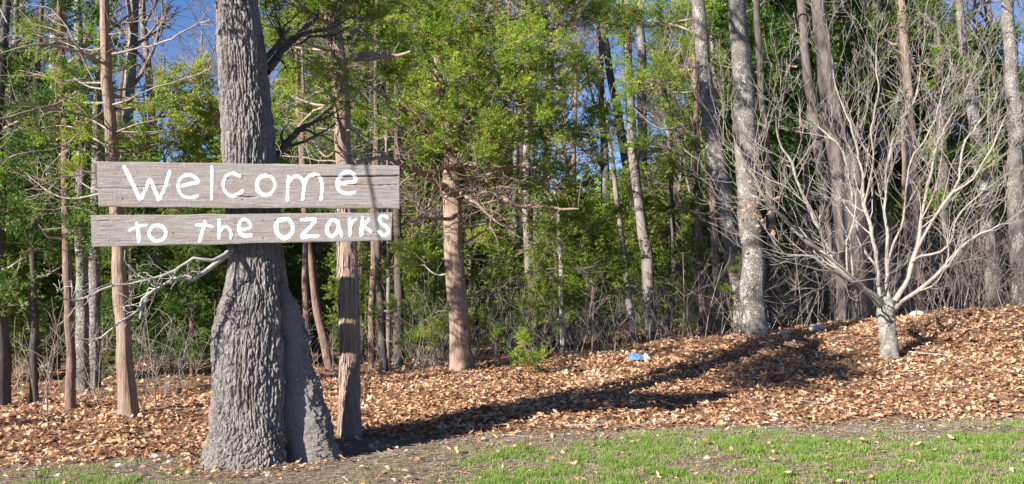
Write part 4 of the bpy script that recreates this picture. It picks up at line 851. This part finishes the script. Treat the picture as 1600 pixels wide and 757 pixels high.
MARKS = [(3, 'left-edge dark trunk'), (53, 'slender dark trunk'), (108, 'thin reddish trunk'), (185, 'pink cedar pole'), (395, 'big oak'), (545, 'slim peeling cedar'), (623, 'dark trunk by the boards'), (712, 'broad forked cedar'), (810, 'tall lichened trunk'), (870, 'pale crooked stem'), (940, 'central blue sky gap'), (1005, 'dark grey leaning trunk'), (1095, 'rough pinkish trunk'), (1172, 'stout lichened trunk'), (1262, 'thin rusty trunk'), (1330, 'massive leaning trunk'), (1424, 'tan peeling cedar'), (1474, 'dark shaded trunk'), (1545, 'pale leaning trunk'), (1590, 'far right mottled trunk')]
KD = {LC[0]: ('tall green cedar', 'slender tall cedar', 'narrow high cedar'), LS[0]: ('low bushy cedar', 'small young cedar', 'short dense cedar', 'little cedar'), LBr[0]: ('tall bare hardwood', 'thin bare hardwood', 'leafless grey tree')}
seen = {}
for px, Y, _, lab, o in sorted(BGT, key=lambda q: q[1]):
    k = min(MARKS, key=lambda m_: abs(m_[0]-px)); side = 'behind' if abs(k[0]-px) < 12 else ('left of' if px < k[0] else 'right of')
    row = 'front row' if Y < 19 else 'second row' if Y < 23 else 'mid woods' if Y < 29 else 'far woods' if Y < 36 else 'farthest row'
    for kd in KD[lab]:
        L_ = f"{kd} {side} the {k[1]}, {row}"
        if L_ not in seen: break
    seen[L_] = 1; o['label'] = L_
# far wood, one dense mass of crowns
g = G(); n = 6500; X = rng.uniform(-42, 42, n); Yy = rng.uniform(48, 60, n); top = 1.5+4.5*fbm(X*.12, X*0, o=3, s=6); Zf = -1.5+rng.rand(n)*(top+1.5)
add_sprays(g, rng, np.stack([X, Yy, Zf], -1), rng.normal(0, 1, (n, 3))+[0, 0, .3], rng.uniform(1.7, 3.0, n), np.clip(.5+.5*fbm(X*.4, Zf*.4, o=2, s=2)+rng.normal(0, .15, n), 0, 1), SPF)
g.build('far_woods', M['needle_far'], kind='stuff', label='distant mass of evergreen woods closing the view between the trunks')

# ------------------------------------------------------------ undergrowth
g = G(); rng = RS(91)
for k in range(1700):
    X = rng.uniform(-7.5, 10.5); yc = float(ipl(YC, X)); Y = yc+.3+rng.exponential(2.2)
    if abs(X) > Y*.57: continue
    if X < -1.5 and rng.rand() < .72: continue
    z = float(gz(X, Y)); h = rng.uniform(.3, 1.15)*(1+.5*(X > 3)); d = norm(np.array([rng.normal(0, .38), rng.normal(0, .3), 1]))
    grow(g, rng, np.array([X, Y, z-.03]), d, h, rng.uniform(.003, .006), 1, dict(n=5, wob=.16, up=.03, kids=3, spread=.6, rmin=.0022, tip=.4))
g.build('undergrowth', M['brush'], kind='stuff', label='tangle of thin leafless grey brush stems along the wood edge')
for k, (px, py, h, lnx) in enumerate([(1305, 500, 150, 6), (1318, 498, 95, -5), (1430, 515, 190, 22), (1530, 470, 160, 15), (1255, 520, 170, -20), (1232, 522, 120, 14), (905, 560, 120, 22), (925, 560, 130, 5), (1063, 545, 150, 4), (1185, 520, 230, -35), (1100, 540, 130, 30), (330, 618, 150, 6), (245, 640, 170, -20), (60, 650, 120, 30), (75, 655, 190, 26), (1460, 505, 90, 12), (1500, 500, 140, 20), (1570, 490, 120, -25), (960, 555, 95, -10), (880, 575, 60, -50)]):
    Y = hit(px, py, 8, 14.4); b = P(px, py, Y); b[2] = float(gz(b[0], Y)); t = empty('sapling', tuple(b), '', 'sapling')
    T_ = b+np.array([lnx*Y/F, 0, h*Y/F]); g = G(); r = smooth_line([[*b-[0, 0, .03], .008], [*(b*.6+T_*.4+rng.normal(0, .03, 3)), .006], [*T_, .003]], .12); g.tube(r[:, :3], r[:, 3], 5); g.build('stem', M['twig'], t, b)
    g = G()
    for q in range(6): i = rng.randint(2, len(r)-1); grow(g, rng, r[i, :3], np.array([rng.normal(0, .7), rng.normal(0, .7), .8]), h*Y/F*.35, .004, 1, dict(n=4, wob=.15, kids=2, rmin=.002, up=.05))
    g.build('twigs', M['twig'], t, b)
    near = {0: 'upright thin stem in front of the massive trunk', 1: 'short thin stem beside the massive trunk base', 2: 'tall whip stem right of the bare small tree trunk', 3: 'tall thin stem standing alone near the right edge brush', 4: 'left-leaning whip between lichened and massive trunks', 5: 'right-leaning whip right of the stout lichened trunk', 6: 'slanting pale stem left of the blue plastic', 7: 'straight pale stem nearest left of the blue plastic', 8: 'dark upright stem just right of the blue plastic', 9: 'long arching whip crossing the stout lichened trunk', 10: 'leaning whip left of the leaning lichened trunk', 11: 'thin bare stem against the left flank of the oak', 12: 'leaning bare stem between pink cedar pole and oak', 13: 'low slanting stem near the left picture edge', 14: 'taller slanting stem left of the reddish trunk', 15: 'short stem behind the bare small tree on its right', 16: 'forked stem in brush right of the bare small tree', 17: 'left-leaning stem at the far right edge', 18: 'short stem on the crest left of the blue plastic', 19: 'low stem bent left over the leaves near the green seedlings'}[k]
    t['label'] = near
# small bright green seedlings by the middle cedar
for px, py, Yo, r_, lab in [(845, 590, 0, 26, 'low bright green cedar seedling at the edge of the leaf bank'), (775, 560, .2, 40, 'bushy green cedar seedling right of the broad cedar trunk'), (690, 560, .1, 26, 'small green cedar seedling left of the broad cedar base'), (740, 520, -.3, 30, 'green shoots across the front of the broad cedar trunk'), (662, 520, .4, 36, 'sparse green seedling cedar left behind the broad cedar'), (820, 500, .6, 42, 'sparse green young cedar under the lichened trunk'), (1150, 470, .8, 20, 'small green tuft between the two lichened trunks')]:
    Y = min(hit(px, min(py+20, 585)), 13.6)+Yo; b = P(px, py, Y); b[2] = float(gz(b[0], Y)); t = empty('cedar_seedling', tuple(b), lab, 'seedling'); gw, gf = G(), G()
    for q in range(5):
        c = P(px+rng.normal(0, r_*.8), py-rng.uniform(5, 60), Y+rng.normal(0, .15)); clump(gf, gw, rng, b+[0, 0, .05], c, r_*.5*Y/F, 22, .15, SPR, .62, wr=.006)
    gw.build('stem', M['twig'], t, b); gf.build('foliage', M['needle'], t, b)

# ------------------------------------------------------------ stones, leaves, sticks, blue plastic
def ico(rng, c, s, flat=.55, n1=9, n2=6):
    th = np.arange(n1)*2*math.pi/n1; ph = np.linspace(.12, math.pi-.12, n2); T_, Ph = np.meshgrid(th, ph)
    u = np.stack([np.sin(Ph)*np.cos(T_), np.sin(Ph)*np.sin(T_), np.cos(Ph)], -1).reshape(-1, 3)
    k = rng.normal(0, 1, (7, 3)); k /= np.linalg.norm(k, axis=1, keepdims=True); cut = np.min(np.where(u@k.T > .1, .8/np.maximum(u@k.T, .1), 9), 1); u = u*np.minimum(cut, 1.1)[:, None]*(1+rng.normal(0, .04, (len(u), 1)))
    v = u*[s, s*rng.uniform(.6, .9), s*flat]+c; f = [[i*n1+j, i*n1+(j+1) % n1, (i+1)*n1+(j+1) % n1, (i+1)*n1+j] for i in range(n2-1) for j in range(n1)]
    g = G(); g.add(v, f); return g, v
for px, py, wd, lab in [(1136, 656, 16, 'white rock at the grass edge below the shaded leaves'), (1105, 719, 13, 'flat white stone in the right-hand grass'), (1434, 496, 26, 'large pale rock on the crest behind the bare small tree'), (1226, 524, 22, 'flat cream rock on the crest right of the stout lichened trunk'), (1278, 516, 26, 'long flat grey rock on the crest before the massive trunk'), (1210, 657, 13, 'small white stone at the grass edge right of the white rock'), (242, 716, 14, 'pale stone at the leaf edge left of the oak'), (265, 724, 10, 'second small pale stone close left of the oak base'), (186, 730, 12, 'white stone on the bare soil lower left'), (116, 719, 10, 'small white stone at the leaf edge far left'), (92, 745, 11, 'white stone low in the left grass'), (60, 722, 9, 'tiny pale stone by the leaf edge near the left side'), (590, 694, 9, 'white pebble cluster stone in front of the slim cedar'), (598, 700, 8, 'lower white pebble stone in front of the slim cedar'), (418, 745, 9, 'white stone at the foot of the oak'), (880, 583, 12, 'white stone among lit leaves below the seedlings'), (1272, 683, 9, 'white stone in grass right of centre'), (982, 667, 9, 'small white stone along the middle leaf edge')]:
    Y = hit(px, py, 6, 15); c = P(px, py, Y); c[2] = float(gz(c[0], Y))+wd*.1*Y/F; g, v = ico(rng, c, wd*.5*Y/F)
    o = g.build('rock', M['stone'], base=c, smooth=False); o.location = tuple(c); tag(o, lab, 'rock')
for px, py, wd, lab in [(1345, 741, 16, 'single tan oak leaf lying in the right foreground grass'), (1566, 742, 12, 'dark curled leaf in grass at lower right'), (977, 728, 13, 'crumpled brown leaf in grass below the shade'), (1548, 690, 14, 'brown leaf at the grass edge far right'), (800, 742, 10, 'small brown leaf in the middle foreground grass'), (150, 741, 12, 'brown leaf on soil at lower left'), (640, 722, 9, 'small tan leaf on bare soil right of the oak'), (1210, 705, 11, 'pale tan leaf in the grass right of centre')]:
    Y = hit(px, py, 6, 15); c = P(px, py, Y); c[2] = float(gz(c[0], Y))+.015; g = G()
    scatter(g, leaf_verts(rng, 1), LF_F, c[None], rots(rng, 1, .3), np.array([wd*Y/F*1.1]), np.array([rng.uniform(.3, .8)])); o = g.build('fallen_leaf', M['dryleaf'], base=c, smooth=False); o.location = tuple(c); tag(o, lab, 'leaf')
for (x0, y0, x1, y1, w_, mt, lab) in [(1130, 697, 1215, 688, .006, 'dead', 'long thin stick lying in the right-hand grass'), (955, 676, 1060, 662, .010, 'white_twig', 'pale stick along the leaf edge in the centre'), (890, 672, 960, 668, .008, 'white_twig', 'short pale stick at the leaf edge left of the longer one'), (1390, 731, 1440, 744, .004, 'dark', 'dark thin twig low in the right grass'), (560, 708, 640, 712, .004, 'dead', 'thin stick on soil in front of the slim cedar'), (512, 695, 532, 684, .009, 'white_twig', 'short pale stick leaning at the oak root'), (1250, 583, 1335, 568, .012, 'dark', 'dark stick on the leaves left of the bare small tree'), (1270, 600, 1330, 592, .009, 'dark', 'second dark stick below the first on the leaves'), (870, 585, 905, 578, .02, 'dark', 'dark broken wood chunk on the lit leaves'), (280, 700, 330, 690, .006, 'dead', 'thin twig on leaves left of the oak'), (1420, 555, 1500, 562, .006, 'white_twig', 'grey twig on leaves right of the bare small tree')]:
    q = []
    for k in range(5):
        f_ = k/4; x = x0+(x1-x0)*f_; y = y0+(y1-y0)*f_; Y = hit(x, y+1, 6, 15); p = P(x, y, Y); p[2] = float(gz(p[0], Y))+w_+.03*(y0 < 700)*(y0 > 540 and y0 < 695)+rng.uniform(0, .01); q.append(p)
    q = np.array(q); g = G(); g.tube(q, np.linspace(w_, w_*.4, 5), 6); g.tube([q[2], q[2]+(q[3]-q[2])*1.2+[0, .03, .04]], [w_*.5, w_*.25], 5)
    o = g.build('stick', M[mt], base=q[0]); o.location = tuple(q[0]); tag(o, lab, 'stick')
# crumpled blue and white plastic on the crest
Y = hit(1002, 563, 8, 15)-.05; c = P(1000, 558, Y); c[2] = float(gz(c[0], Y))
t = empty('plastic_bag', tuple(c), 'crumpled blue and white plastic bag half buried in leaves on the crest', 'bag')
def sheet(x0, x1, mat, nm):
    u, v = np.meshgrid(np.linspace(0, 1, 26), np.linspace(0, 1, 18), indexing='ij'); x = c[0]+(x0+(x1-x0)*u)*Y/F; y = Y-.12+.3*v
    dome = np.sin(math.pi*np.clip(u, 0, 1))**.5*np.sin(math.pi*v)**.6; z = c[2]+.02+.075*dome*(.35+1.3*fbm(x*22, y*22, o=4, s=7))
    g = G(); i, j = np.meshgrid(np.arange(25), np.arange(17), indexing='ij'); g.add(np.stack([x, y, z], -1), np.stack([i*18+j, (i+1)*18+j, (i+1)*18+j+1, i*18+j+1], -1).reshape(-1, 4)); g.build(nm, M[mat], t, c)
sheet(-19, 6, 'blue', 'blue_sheet'); sheet(4, 16, 'white_plastic', 'white_sheet')
